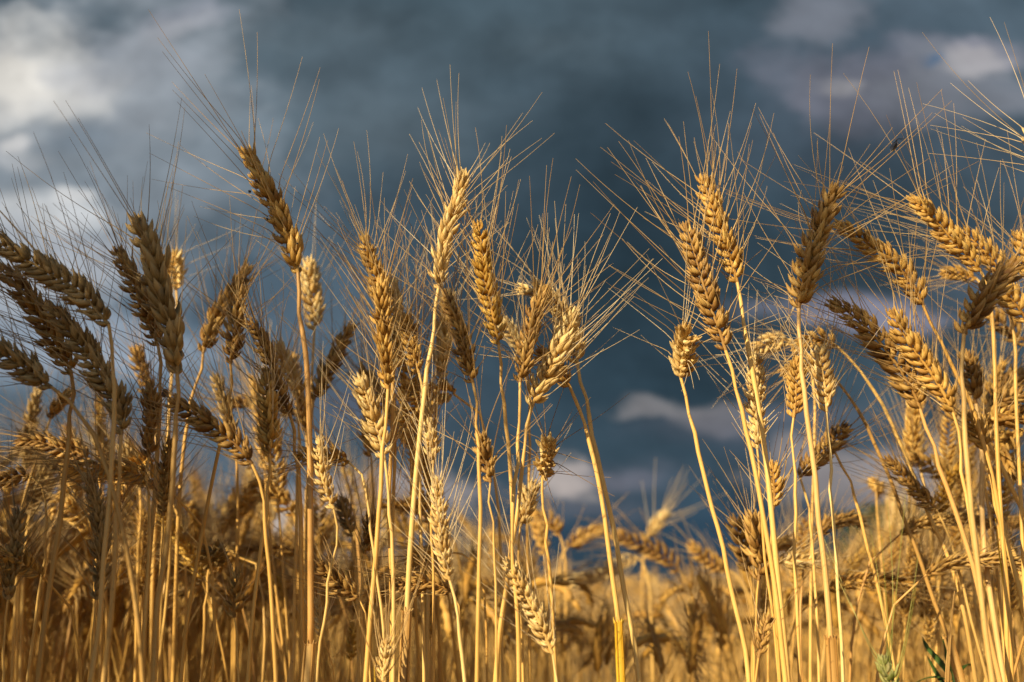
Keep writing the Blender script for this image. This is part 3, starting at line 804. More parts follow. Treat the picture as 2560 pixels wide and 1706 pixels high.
 [(1755,446),(1771,487),(1787,535),(1806,589),(1825,640),(1843,706)],
 [(1848,735),(1852,765),(1867,847),(1878,910),(1889,975),(1902,1055),(1915,1151),(1926,1256),(1937,1369),(1949,1488),(1961,1607),(1969,1705)],
 dict(sw=14, alen=84, spread=34, stone='gold', seed=14)),
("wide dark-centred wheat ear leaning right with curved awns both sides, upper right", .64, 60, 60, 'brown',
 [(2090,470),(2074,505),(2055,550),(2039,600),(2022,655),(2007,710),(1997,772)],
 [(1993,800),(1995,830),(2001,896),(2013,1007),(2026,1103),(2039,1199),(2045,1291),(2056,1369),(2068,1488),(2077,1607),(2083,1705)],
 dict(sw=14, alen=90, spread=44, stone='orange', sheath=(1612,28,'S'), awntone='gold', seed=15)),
("gold wheat ear slanting down right from behind the wide dark-centred ear's top", .68, 48, 25, 'gold',
 [(2098,560),(2139,585),(2183,620),(2231,652),(2268,694),(2293,730),(2307,762)],
 [(2318,790),(2331,812),(2349,847),(2371,896),(2394,937),(2426,1007),(2450,1080),(2478,1180),(2500,1300),(2520,1500),(2530,1705)],
 dict(sw=11, alen=82, spread=30, seed=17)),
("sunlit wheat ear slanting down right, its tip highest of the right edge group", .68, 46, 45, 'gold',
 [(2282,495),(2317,531),(2352,565),(2386,605),(2420,640),(2452,678)],
 [(2470,710),(2480,760),(2486,880),(2490,1050),(2500,1250),(2512,1450),(2520,1705)],
 dict(sw=11, alen=84, spread=38, seed=18)),
("second sunlit wheat ear overlapping the highest right edge one, set a little lower and behind", .73, 46, 40, 'gold',
 [(2395,575),(2430,600),(2462,630),(2490,665),(2510,700)],
 [(2524,740),(2534,830),(2540,1000),(2552,1250),(2562,1500),(2570,1705)],
 dict(sw=10, alen=76, spread=36)),
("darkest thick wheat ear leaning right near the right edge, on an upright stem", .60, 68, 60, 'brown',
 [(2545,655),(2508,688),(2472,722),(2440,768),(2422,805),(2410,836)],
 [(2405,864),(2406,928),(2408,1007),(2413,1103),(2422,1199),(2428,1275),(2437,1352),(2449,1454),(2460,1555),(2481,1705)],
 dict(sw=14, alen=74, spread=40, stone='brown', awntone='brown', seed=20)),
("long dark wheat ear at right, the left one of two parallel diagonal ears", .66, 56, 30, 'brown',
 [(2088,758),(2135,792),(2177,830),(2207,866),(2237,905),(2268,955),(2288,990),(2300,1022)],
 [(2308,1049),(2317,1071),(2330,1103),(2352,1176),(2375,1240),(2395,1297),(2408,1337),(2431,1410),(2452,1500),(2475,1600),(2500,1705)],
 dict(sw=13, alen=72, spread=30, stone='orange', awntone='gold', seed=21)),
("gold brown wheat ear close right of and parallel to the long dark diagonal one", .64, 50, 35, 'gold',
 [(2234,782),(2250,820),(2275,862),(2304,900),(2336,945),(2360,985),(2382,1030)],
 [(2392,1060),(2397,1090),(2402,1150),(2418,1250),(2440,1400),(2462,1550),(2478,1705)],
 dict(sw=10, alen=66, spread=32, seed=22)),
("pale fluffy wheat ear with awns fanned wide left, alone against the dark sky gap", .70, 56, 75, 'pale',
 [(1716,828),(1712,862),(1706,900),(1702,944)],
 [(1704,959),(1711,985),(1723,1030),(1739,1093),(1755,1167),(1774,1246),(1787,1297),(1801,1339),(1821,1443),(1842,1533),(1863,1622),(1872,1705)],
 dict(sw=12, alen=62, spread=55, tz=-.045, stone='gold', seed=23)),
("pale wheat ear standing behind two slanting stems of the leaning pair, with a crinkled neck", .71, 44, 60, 'pale',
 [(1890,890),(1887,930),(1889,985),(1891,1050),(1893,1122)],
 [(1896,1160),(1897,1210),(1904,1280),(1912,1400),(1930,1520),(1948,1705)],
 dict(sw=8, alen=62, spread=34, seed=24)),
("gold plump-husked wheat ear, left one of a small pair under the wide dark-centred ear", .67, 38, 15, 'gold',
 [(1992,900),(1990,940),(1989,985),(1984,1044)],
 [(1978,1071),(1978,1090),(1985,1151),(1988,1215),(1990,1297),(1985,1369),(1991,1488),(2000,1705)],
 dict(sw=9, alen=58, spread=24, seed=25)),
("pale plump-husked wheat ear, right one of the small pair, awns spreading right", .66, 42, 15, 'pale',
 [(2046,872),(2054,915),(2062,970),(2066,1030)],
 [(2069,1075),(2073,1110),(2077,1215),(2083,1297),(2089,1369),(2095,1488),(2104,1607),(2108,1705)],
 dict(sw=9, alen=60, spread=28, stone='pale', seed=26)),
("brown wheat ear tilted up right behind the small plump pair's stems", .80, 42, 25, 'brown',
 [(2114,1066),(2083,1104),(2048,1140),(2018,1172),(2000,1194)],
 [(2012,1230),(2024,1290),(2033,1400),(2045,1600),(2048,1705)],
 dict(sw=8, alen=58, spread=24, hero=True)),
("slanting wheat stem with a tiny ear, starting beside the tilted brown ear", .80, 22, 25, 'gold',
 [(2070,1105),(2078,1115),(2086,1128)],
 [(2094,1145),(2113,1183),(2132,1230),(2151,1291),(2164,1352),(2184,1425),(2201,1497),(2230,1640),(2240,1705)],
 dict(sw=9, alen=30, spread=24, skip=.5, hero=False)),
("pale blurred wheat ear bent level behind the wide dark-centred ear's stem", .86, 42, 30, 'pale',
 [(1882,882),(1912,862),(1945,852),(1978,850)],
 [(2010,868),(2030,930),(2036,1100),(2030,1300),(2026,1705)],
 dict(sw=8, alen=46, spread=30, hero=True)),
("gold wheat ear bent level left on a long arching neck, below the diagonal ear's tip", .80, 40, 30, 'gold',
 [(1990,868),(2025,852),(2060,850),(2092,866)],
 [(2118,890),(2151,925),(2183,972),(2215,1030),(2244,1093),(2266,1144),(2292,1211),(2318,1279),(2353,1352),(2382,1425),(2402,1497),(2440,1705)],
 dict(sw=10, alen=56, spread=28, hero=True)),
("soft wheat ear tucked under the level-bent pair, on a long brown arching stem", .80, 38, 30, 'gold',
 [(1962,930),(1996,915),(2030,912),(2060,922)],
 [(2084,942),(2119,991),(2158,1049),(2183,1103),(2209,1160),(2231,1211),(2252,1275),(2271,1325),(2295,1385),(2318,1454),(2338,1512),(2361,1570),(2402,1705)],
 dict(sw=10, alen=44, spread=28, hero=True, stone='brown', sheath=(1572,24,'S'))),
("small gold brown wheat ear slanting down right low at right, between bare stems", .78, 36, 25, 'brown',
 [(2221,1148),(2247,1178),(2274,1208),(2306,1240),(2340,1272)],
 [(2361,1314),(2382,1375),(2405,1454),(2425,1541),(2449,1628),(2469,1705)],
 dict(sw=8, alen=48, spread=24, hero=True)),
("dim brown wheat ear lying nearly level behind the stems at right", .95, 40, 30, 'brown',
 [(2276,1141),(2311,1157),(2359,1178),(2404,1204)],
 [(2430,1240),(2450,1350),(2470,1500),(2480,1705)],
 dict(sw=8, alen=44, spread=24, hero=False)),
("dark blurred wheat ear standing in the gap of bright cloud at right", 1.05, 42, 60, 'olive',
 [(2278,1052),(2284,1085),(2291,1120),(2298,1150)],
 [(2310,1220),(2330,1350),(2350,1500),(2370,1705)],
 dict(sw=8, alen=44, spread=30, hero=False)),
("upright dark wheat ear at the right edge cluster just right of the dark upright stem", .78, 46, 60, 'brown',
 [(2424,888),(2427,925),(2431,965),(2440,1010)],
 [(2448,1060),(2452,1120),(2454,1215),(2456,1300),(2463,1395),(2484,1541),(2510,1705)],
 dict(sw=14, alen=58, spread=34, hero=True, stone='orange')),
("soft brown wheat ear slanting up to the right edge at mid height", .82, 46, 40, 'brown',
 [(2562,930),(2530,955),(2500,980),(2472,1006)],
 [(2462,1040),(2460,1100),(2480,1200),(2502,1291),(2518,1337),(2545,1413),(2570,1500),(2600,1705)],
 dict(sw=11, alen=54, spread=32, hero=True)),
("gold wheat ear lying level at the right edge with tangled awns", .74, 46, 25, 'gold',
 [(2610,1050),(2570,1040),(2530,1036),(2490,1040),(2462,1052)],
 [(2457,1077),(2478,1120),(2502,1163),(2530,1220),(2560,1285),(2610,1400),(2680,1600)],
 dict(sw=13, alen=52, spread=34, hero=True)),
("curled wheat ear hooking down at the right edge below the level one", .80, 42, 30, 'gold',
 [(2500,1135),(2512,1105),(2530,1082),(2556,1075)],
 [(2580,1100),(2600,1200),(2620,1400),(2640,1705)],
 dict(sw=9, alen=40, spread=30, hero=True)),
("small soft wheat ear lying level left of the darkest shaded ear", .86, 30, 30, 'gold',
 [(2360,682),(2385,684),(2412,688),(2440,696)],
 [(2465,720),(2480,800),(2490,1000),(2500,1300),(2506,1705)],
 dict(sw=8, alen=46, spread=26, hero=True)),
("gold wheat ear cut by the right edge, beside the second sunlit one", .70, 44, 40, 'gold',
 [(2551,585),(2562,620),(2576,665),(2588,715)],
 [(2596,760),(2606,900),(2616,1200),(2626,1705)],
 dict(sw=10, alen=66, spread=34)),
("gold wheat ear at the right edge directly behind the darkest shaded ear", .72, 48, 40, 'gold',
 [(2490,700),(2515,732),(2542,765),(2570,805)],
 [(2590,850),(2600,1000),(2612,1250),(2620,1705)],
 dict(sw=10, alen=50, spread=34)),
("blurred brown wheat ear slanting down to the right edge under the darkest shaded ear", .92, 46, 40, 'brown',
 [(2470,782),(2505,808),(2540,835),(2575,862)],
 [(2600,900),(2612,1100),(2620,1400),(2626,1705)],
 dict(sw=10, alen=48, spread=26, hero=False)),
("wheat stalk past the right edge whose pale awns sweep into the upper right corner", .60, 54, 40, 'pale',
 [(2580,330),(2602,372),(2628,418),(2655,470)],
 [(2670,520),(2690,700),(2700,1000),(2710,1400),(2714,1705)],
 dict(sw=12, alen=84, spread=44, seed=41)),
("wheat stalk at the bottom right, cut by the frame, leaning strongly left", .70, 42, 40, 'gold',
 [(2420,1040),(2438,1070),(2452,1100),(2462,1125)],
 [(2468,1150),(2482,1220),(2502,1300),(2528,1400),(2560,1520),(2600,1705)],
 dict(sw=13, alen=40, spread=30, stone='gold')),
("brown wheat ear lying flat at the right edge just above the level gold one", .78, 42, 30, 'brown',
 [(2580,985),(2545,990),(2508,1000),(2476,1018)],
 [(2466,1060),(2474,1150),(2490,1260),(2506,1400),(2530,1705)],
 dict(sw=9, alen=50, spread=34, hero=True)),
("wheat ear drooping in the tangle at the right edge, its husks facing down", .80, 44, 30, 'gold',
 [(2532,1190),(2524,1160),(2510,1128),(2486,1100)],
 [(2470,1085),(2456,1110),(2460,1200),(2480,1320),(2500,1500),(2516,1705)],
 dict(sw=8, alen=44, spread=30, hero=True)),
# ---- low, small ones against the sky gap
("wide tangled brown wheat ear low behind the pair of slanting stems, awns pointing up left", .76, 60, 60, 'brown',
 [(1880,1290),(1888,1325),(1894,1370),(1900,1410),(1896,1452)],
 [(1892,1500),(1888,1580),(1884,1705)],
 dict(sw=8, alen=60, spread=34, hero=True, awntone='gold')),
("blurred brown wheat ear left of the wide tangled one", .92, 50, 50, 'brown',
 [(1840,1300),(1850,1340),(1862,1385),(1874,1430)],
 [(1880,1480),(1882,1570),(1880,1705)],
 dict(sw=8, alen=50, spread=32, hero=False)),
("pale wheat ear poking up behind the slanting stems of the leaning pair, low down", .70, 36, 40, 'gold',
 [(1932,1160),(1934,1195),(1936,1235),(1932,1275)],
 [(1928,1330),(1930,1420),(1940,1550),(1950,1705)],
 dict(sw=8, alen=50, spread=30)),
("sunlit cream wheat ear lying level behind four straight stems at right", .86, 38, 20, 'pale',
 [(2035,1402),(2005,1400),(1975,1402),(1948,1408)],
 [(1930,1430),(1924,1500),(1920,1705)],
 dict(sw=7, alen=40, spread=20, hero=True)),
("small brown wheat ear with loose husks at the bottom, by the slanting stem pair", .66, 34, 25, 'brown',
 [(1918,1545),(1910,1575),(1904,1610),(1896,1645)],
 [(1892,1680),(1888,1705)],
 dict(sw=9, alen=50, spread=28, sparse=1.2, skip=.4, awntone='gold')),
("unripe green wheat ear with long green awns at the bottom right", .64, 40, 35, 'green',
 [(2205,1648),(2212,1672),(2220,1700),(2226,1735)],
 [(2232,1760),(2238,1800)],
 dict(sw=9, alen=80, spread=20, skip=.3, awntone='green')),
("lone small wheat ear standing up blurred against the dark sky gap, long awns", 1.9, 32, 40, 'pale',
 [(1660,1283),(1645,1305),(1630,1325),(1617,1346)],
 [(1613,1360),(1609,1400),(1606,1600)],
 dict(sw=7, alen=95, spread=34, hero=False, thick=2.0)),
("long dark blurred wheat ear arched on the skyline under the lone small one", 1.5, 40, 30, 'brown',
 [(1535,1338),(1580,1352),(1625,1372),(1665,1395),(1700,1428)],
 [(1716,1460),(1724,1520),(1728,1650)],
 dict(sw=8, alen=60, spread=28, hero=False, thick=1.6)),
("pale blurred wheat ear nodding left on the skyline under the long dark arched one", 1.6, 34, 30, 'pale',
 [(1432,1456),(1475,1442),(1520,1430),(1560,1405),(1590,1392)],
 [(1606,1404),(1618,1440),(1628,1600)],
 dict(sw=7, alen=60, spread=26, hero=False, thick=1.6)),
("gold blurred wheat ear nodding left onto the skyline just left of the rightmost centre stem", 1.6, 34, 30, 'gold',
 [(1506,1324),(1475,1334),(1445,1350),(1418,1368)],
 [(1404,1394),(1398,1440),(1396,1600)],
 dict(sw=7, alen=60, spread=26, hero=False, thick=1.6)),
("blurred gold wheat ear arched to the left behind the end-on ear's stem", 1.5, 34, 30, 'gold',
 [(1330,1284),(1358,1294),(1382,1310),(1400,1340)],
 [(1410,1370),(1414,1440),(1414,1600)],
 dict(sw=7, alen=50, spread=24, hero=False, thick=1.5)),
("blurred upright gold wheat ear below the arched one behind the end-on ear's stem", 1.5, 36, 50, 'gold',
 [(1338,1305),(1346,1330),(1354,1358),(1362,1388)],
 [(1366,1430),(1368,1600)],
 dict(sw=7, alen=50, spread=28, hero=False, thick=1.5)),
("pale furry blurred wheat ear tilted left on the skyline, its neck falling to the right", 1.5, 36, 40, 'gold',
 [(1728,1365),(1752,1385),(1785,1408),(1820,1425)],
 [(1850,1450),(1870,1490),(1880,1620)],
 dict(sw=7, alen=50, spread=30, hero=False, thick=1.6)),
]
SM = {'S': SHEATH, 'Y': SHEATH_Y}
for (label, d, w, roll, tone, ear, stem, o) in W:
    o = dict(o)
    if o.get('sheath'): a = o['sheath']; o['sheath'] = (a[0], a[1], SM[a[2]])
    wheat(label, d, w, R(roll), tone, ear, stem, **o)
# ------------------------------------------------------------------ soil: one sheet to the horizon
def soil():
    m = bpy.data.materials.new('soil'); m.use_nodes = True; nt = m.node_tree; bs = nt.nodes['Principled BSDF']
    n = nt.nodes.new('ShaderNodeTexNoise'); n.inputs['Scale'].default_value = 9; n.inputs['Detail'].default_value = 8
    tc = nt.nodes.new('ShaderNodeTexCoord'); nt.links.new(tc.outputs['Object'], n.inputs['Vector'])
    r = nt.nodes.new('ShaderNodeValToRGB'); nt.links.new(n.outputs[0], r.inputs[0])
    r.color_ramp.elements[0].position = .3; r.color_ramp.elements[1].position = .72
    r.color_ramp.elements[0].color = (.07, .05, .03, 1); r.color_ramp.elements[1].color = (.22, .15, .075, 1)
    nt.links.new(r.outputs[0], bs.inputs['Base Color']); bs.inputs['Roughness'].default_value = .95
    b = nt.nodes.new('ShaderNodeBump'); b.inputs['Strength'].default_value = .8; b.inputs['Distance'].default_value = .02
    nt.links.new(n.outputs[0], b.inputs['Height']); nt.links.new(b.outputs[0], bs.inputs['Normal'])
    me = bpy.data.meshes.new('ground')
    xs = [-900, -60, -12, -4, -1.5, 0, 1.5, 4, 12, 60, 900]; ys = [-900, -60, -12, -3, 0, 2, 5, 12, 60, 200, 1100]
    vs = [(x, y, 0 if abs(x) > 5 or abs(y) > 13 else rng.uniform(-.012, .004)) for y in ys for x in xs]
    fs = [(j*11+i, j*11+i+1, (j+1)*11+i+1, (j+1)*11+i) for j in range(10) for i in range(10)]
    me.from_pydata(vs, [], fs); me.materials.append(m)
    o = bpy.data.objects.new('ground', me); COL.objects.link(o); tag(o, kind='structure')
soil()

# ------------------------------------------------------------------ prototypes of the wheat further back
def proto_arrays(i, lod):
    """stem, ear, beard, leaf arrays of a stalk 0.86 m tall standing on the origin, leaning about +x"""
    r = random.Random(500 + i)
    kind = i % 4                      # 0 upright, 1 leaning, 2 and 3 nodding over
    el = r.uniform(.075, .098); lean = r.uniform(.02, .10)
    if kind == 0: ang = [8, 12, 16]
    elif kind == 1: ang = [25, 34, 40]
    elif kind == 2: ang = [60, 88, 100]
    else: ang = [95, 130, 142]
    H = .86 - el * (.95 if kind == 0 else .8 if kind == 1 else .25 if kind == 2 else .0)
    pts = [np.array([0, 0, 0]), np.array([lean*.25, 0, H*.35]), np.array([lean*.6, 0, H*.72]), np.array([lean, 0, H - .03])]
    c = pts[-1].copy(); a0 = math.atan2(lean*.4, H*.25)
    for q in range(1, 5):             # neck bend
        a = a0 + (R(ang[0]) - a0) * q / 4; c = c + np.array([math.sin(a), 0, math.cos(a)]) * .016; pts.append(c.copy())
    ep = [c.copy()]; st = el / 8
    for q in range(8):
        a = R(np.interp(q / 7, [0, .5, 1], ang)); c = c + np.array([math.sin(a), r.uniform(-.08, .08), math.cos(a)]) * st; ep.append(c.copy())
    esp = spline(ep[::-1], 24)
    W_ = .0132 * r.uniform(.88, 1.15)
    out = {}
    k, n = (6, 22) if lod == 0 else (3, 9)
    L = spline(pts, n); mb = MB(); tube(mb, L, np.interp(np.linspace(0, 1, n), [0, .5, .92, 1], [.0021, .0018, .0012, .0009]), k, r.uniform(.3, .7)); out['stem'] = mb
    fr = spikelet_frames(esp, W_, R(r.uniform(0, 90)), r, 1.0)
    if lod == 0:
        mb = ear_mesh_mb(fr)
        out['ear'] = mb
        out['beard'] = beard_mb(fr, r.uniform(.055, .08), R(r.uniform(24, 38)), r, .2, 1.25, 5, 3)
    else:
        mb = MB()
        m = 11; e2 = spline(ep[::-1], m)
        rr = np.array([.25, .55, .9, .62, 1, .68, 1.05, .7, 1.0, .75, .3]) * W_ * .52
        tube(mb, e2, rr, 5, .5, rnd=.0009)
        out['ear'] = mb
        out['beard'] = beard_mb(fr, .062, R(32), r, .2, 2.6, 3, 3, every=2)
    mb = MB()
    for q in range(1):   # dry leaves hanging off the straw
        z = r.uniform(.25, .62) * H; an = r.uniform(0, 6.28); l_ = r.uniform(.10, .22)
        s0 = np.array([np.interp(z, [p[2] for p in pts[:4]], [p[0] for p in pts[:4]]), 0, z])
        dr = np.array([math.cos(an), math.sin(an), 0])
        lp = [s0, s0 + dr * l_ * .25 + [0, 0, l_ * .35], s0 + dr * l_ * .55 + [0, 0, l_ * .25], s0 + dr * l_ * .7 + [0, 0, -l_ * .25], s0 + dr * l_ * .68 + [0, 0, -l_ * .6]]
        nn = 12 if lod == 0 else 5
        lq = spline(lp, nn); tw = np.linspace(0, r.uniform(-2.5, 2.5), nn)
        side = np.stack([-np.sin(an + tw), np.cos(an + tw), 0 * tw], 1)
        ribbon(mb, lq, np.interp(np.linspace(0, 1, nn), [0, .2, .6, 1], [.0016, .0032, .0026, .0003]), side, r.random())
    out['leaf'] = mb
    return out
NP = 10
TN = ['gold', 'gold', 'gold', 'pale', 'gold', 'amber', 'brown', 'gold', 'pale', 'pale']
PROTO = []
for i in range(NP):
    a = proto_arrays(i, 0); t = TN[i]
    PROTO.append({'stem': a['stem'].mesh('stem', STEMM['orange' if t == 'brown' else 'gold']), 'ear': a['ear'].mesh('ear', EARM[t]),
                  'beard': a['beard'].mesh('beard', AWNM[t]), 'leaf': a['leaf'].mesh('leaf', LEAFM)})
def plant_copy(i, loc, rz, s, lx, ly, label, group, leaf=True):
    root = empty('wheat_stalk', loc, label, 'wheat', group)
    root.rotation_euler = (lx, ly, rz); root.scale = (s, s, s)
    p = PROTO[i]; eo = None
    for nm in ('stem', 'ear', 'beard', 'leaf'):
        if nm == 'leaf' and not leaf: continue
        o = bpy.data.objects.new(nm, p[nm]); COL.objects.link(o)
        o.parent = eo if nm == 'beard' else root
        if nm == 'ear': eo = o
    return root

def env(px):      # skyline of the blurred wheat behind, photo rows
    return np.interp(px, [0, 150, 300, 500, 700, 900, 1100, 1280, 1380, 1480, 1700, 1790, 1900, 2100, 2300, 2450, 2560],
                         [1120, 1110, 1110, 1150, 1180, 1200, 1230, 1310, 1385, 1415, 1415, 1385, 1320, 1290, 1240, 1150, 1090])
placed = []
def behind(px, d):
    p = P(px, 1500, d); return p.x
N_IND = 188
cand = []
r = random.Random(77)
tries = 0
while len(cand) < N_IND and tries < 20000:
    tries += 1
    q = r.random()
    px = r.uniform(-120, 2680)
    if 1330 < px < 1780 and r.random() < .35: continue
    d = 1.0 + 1.9 * r.random() ** 1.25
    if 1330 < px < 1780: d = r.uniform(1.5, 3.0)
    yt = env(px) + abs(r.gauss(0, 150)) + 10
    if len(cand) < 62:            # nearer, lower stalks threaded between the traced ones
        px = r.choice([r.uniform(20, 700), r.uniform(800, 1330), r.uniform(1800, 2560), r.uniform(1800, 2560)])
        d = r.uniform(.78, 1.15); yt = max(env(px) + 20, r.uniform(1180, 1520))
    h = CAM_H + (1500 - yt) * d / FPX
    if len(cand) < 24:            # a few full-height stalks thicken the two main clusters
        px = r.choice([r.uniform(830, 1330), r.uniform(830, 1330), r.uniform(2120, 2560), r.uniform(2120, 2560), r.uniform(120, 640)])
        d = r.uniform(.86, 1.06); yt = r.uniform(1000, 1260); h = CAM_H + (1500 - yt) * d / FPX
    if h < .64: continue
    h = min(h, 1.03)
    x = behind(px, d)
    if any((x - a) ** 2 + (d - b) ** 2 < .045 ** 2 for a, b in placed): continue
    placed.append((x, d)); cand.append((px, x, d, h))
cand.sort(key=lambda c: c[2])
for n_, (px, x, d, h) in enumerate(cand):
    i = r.choice([0, 4, 7, 1]) if h > .80 and d < 1.0 else r.randrange(NP); i = 6 if d < 1.3 and TN[i] == 'pale' else i; s = h / .86
    side = 'left' if px < 800 else 'middle' if px < 1400 else 'gap' if px < 1780 else 'right'
    lab = {'left': 'out-of-focus wheat stalk in the dim crowd behind the shaded ears of the left third',
           'middle': 'out-of-focus gold wheat stalk in the crowd behind the straight stems left of centre',
           'gap': 'blurred gold wheat stalk in the low crowd under the open dark sky right of centre',
           'right': 'out-of-focus wheat stalk in the crowd behind the slanting stems of the right third'}[side]
    if side == 'gap' and r.random() < .7: i = r.choice([2, 3, 6, 7])
    plant_copy(i, (x, d, 0), r.uniform(1.6, 4.7) if px < 1500 else r.uniform(-1.5, 1.5), s, r.gauss(0, .05), r.gauss(0, .035), lab,
               {'left': 'blurred wheat behind, left', 'middle': 'blurred wheat behind, middle', 'gap': 'blurred wheat behind, under the open sky', 'right': 'blurred wheat behind, right'}[side])

# ------------------------------------------------------------------ the rest of the field: past what one could count
def field(name, spots, lod, tones, kind='stuff'):
    """spots: (x, y, rz, s, leanx, leany, proto)"""
    base = [proto_arrays(i, lod) for i in range(NP)] + [proto_arrays(i, 0) for i in range(NP)]
    parts = {'stem': [], 'ear': [], 'beard': [], 'leaf': []}
    arr = [{k: b[k].arrays() for k in parts} for b in base]
    acc = {k: ([], [], []) for k in parts}; cnt = {k: 0 for k in parts}
    for (x, y, rz, s, lx, ly, i) in spots:
        c, sn = math.cos(rz), math.sin(rz)
        M = np.array([[c, sn, 0], [-sn, c, 0], [lx, ly, 1]]) * s
        rv = nrng.random()
        i = i if i < 100 else i - 100 + NP
        for k in parts:
            v, f, st = arr[i][k]
            acc[k][0].append((v @ M + np.array([x, y, 0])).astype(np.float32)); acc[k][1].append(f + cnt[k])
            st = st.copy(); st[:, 2] = st[:, 2] * .5 + rv * .5; acc[k][2].append(st); cnt[k] += len(v)
    mats = {'stem': STEMM['gold'], 'ear': EARM['gold'], 'beard': AWNM['gold'], 'leaf': LEAFM}
    V = []; F = []; S = []; MI = []; off = 0
    for mi, k in enumerate(parts):
        v = np.concatenate(acc[k][0]); f = np.concatenate(acc[k][1]); V.append(v); F.append(f + off); S.append(np.concatenate(acc[k][2])); MI.append(np.full(len(f), mi)); off += len(v)
    me = mesh_from(name, np.concatenate(V), np.concatenate(F), np.concatenate(S), mats['stem'])
    for k in ('ear', 'beard', 'leaf'): me.materials.append(mats[k])
    me.polygons.foreach_set('material_index', np.concatenate(MI).astype(np.int32)); me.update()
    o = bpy.data.objects.new(name, me); COL.objects.link(o)
    tag(o, 'endless gold field of ripe wheat filling the background', 'wheat field', kind=kind)
    print(name, len(spots), 'stalks', len(me.polygons), 'faces')
    return o
r = random.Random(5)
spots = []
def add_spot(x, y, h, ln=.06, i=None):
    spots.append((x, y, r.uniform(0, 6.28), h / .86, r.gauss(0, ln), r.gauss(0, ln), r.randrange(NP) if i is None else i))
# in the view, from the edge of the counted ones outwards
def hmax(px, d):
    return CAM_H + (1500 - max(1445, env(px) + 150)) * d / FPX
for (d0, d1, n_) in ((1.15, 3.0, 1500), (3.0, 6.0, 2400), (6.0, 12, 2600), (12, 30, 2800), (30, 70, 2200)):
    for _ in range(n_):
        d = math.sqrt(r.uniform(d0 * d0, d1 * d1)); px = r.uniform(-500, 3060)
        x = behind(px, d)
        h = r.gauss(.80, .035) if d < 3 else r.gauss(.83, .035)
        if d < 8: h = min(h, hmax(min(2560, max(0, px)), d) - r.random() * .03)
        if h < .55: continue
        add_spot(x, d, h)
# the field to the left of the camera: tall, and what keeps the left third in shade
for _ in range(800):
    x = r.uniform(-2.6, -.55); y = r.uniform(-.7, 1.1)
    if x > -.56 * max(y, 0) - .35: continue
    add_spot(x, y, r.gauss(1.0, .06) if x * math.cos(SUN_AZ) - y * math.sin(SUN_AZ) < -.86 else r.gauss(.84, .05))
for _ in range(520):     # thick low stand at lower left that keeps its own stems in the dark
    y = r.uniform(1.15, 2.3); px = r.uniform(-150, 620)
    add_spot(behind(px, y), y, r.gauss(.755, .03))
for _ in range(1000):
    y = r.uniform(.9, 4.2); x = -.53 * y - r.uniform(.32, 1.3)
    add_spot(x, y, r.gauss(1.12, .05))
for _ in range(260):
    x = r.uniform(.75, 2.4); y = r.uniform(-.5, 1.3)
    if x < .56 * max(y, 0) + .32: continue
    add_spot(x, y, r.gauss(.86, .05))

# tall stalks beside and behind the camera whose shadows fall across the ears in view
def ear_centre(i):
    me = PROTO[i]['ear']; v = np.empty(len(me.vertices) * 3, np.float32); me.vertices.foreach_get('co', v)
    return v.reshape(-1, 3).mean(0)
def put_ear(i, p, rz):
    """a near stalk outside the frame, the middle of its ear at p; it belongs to the uncounted field"""
    c = ear_centre(i); s = p.z / c[2]
    x, y = c[0] * math.cos(rz) - c[1] * math.sin(rz), c[0] * math.sin(rz) + c[1] * math.cos(rz)
    spots.append((p.x - x * s, p.y - y * s, rz, s, 0, 0, 100 + i))
def shade(px, py, d, t, i):
    put_ear(i, P(px, py, d) + SUNV * t, 1.0)
SHADE = [  # photo point to shade, distance there, how far towards the sun the caster stands
    (655, 455, .66, .60, 0), (2040, 600, .64, .84, 0), (2470, 730, .60, .94, 4), (2430, 800, .60, .96, 0),
    (1150, 830, .62, .55, 0), (2150, 820, .66, .86, 0),
    (375, 640, .60, .50, 0), (395, 720, .60, .54, 4), (425, 800, .60, .50, 0), (440, 880, .60, .52, 4), (690, 560, .66, .58, 4), (2040, 660, .64, .80, 4)]
for n_, (px, py, d, t, i) in enumerate(SHADE):
    shade(px, py, d, t, i)
r = random.Random(31)
for _ in range(170):     # thick clump left of the view
    px = r.uniform(-120, 560); py = r.uniform(560, 1600); d = r.uniform(.55, .85)
    t = r.uniform(.34, .75); p = P(px, py, d) + SUNV * t
    if p.x > -.54 * max(0, p.y) - .14: continue
    if not (-.70 < p.x * math.cos(SUN_AZ) - p.y * math.sin(SUN_AZ) < -.565): continue
    put_ear(r.choice([0, 4, 8, 1, 5]), p, math.atan2(math.sin(SUN_AZ), -math.cos(SUN_AZ)) + r.uniform(-.5, .5))
field('wheat_field', spots, 1, None)

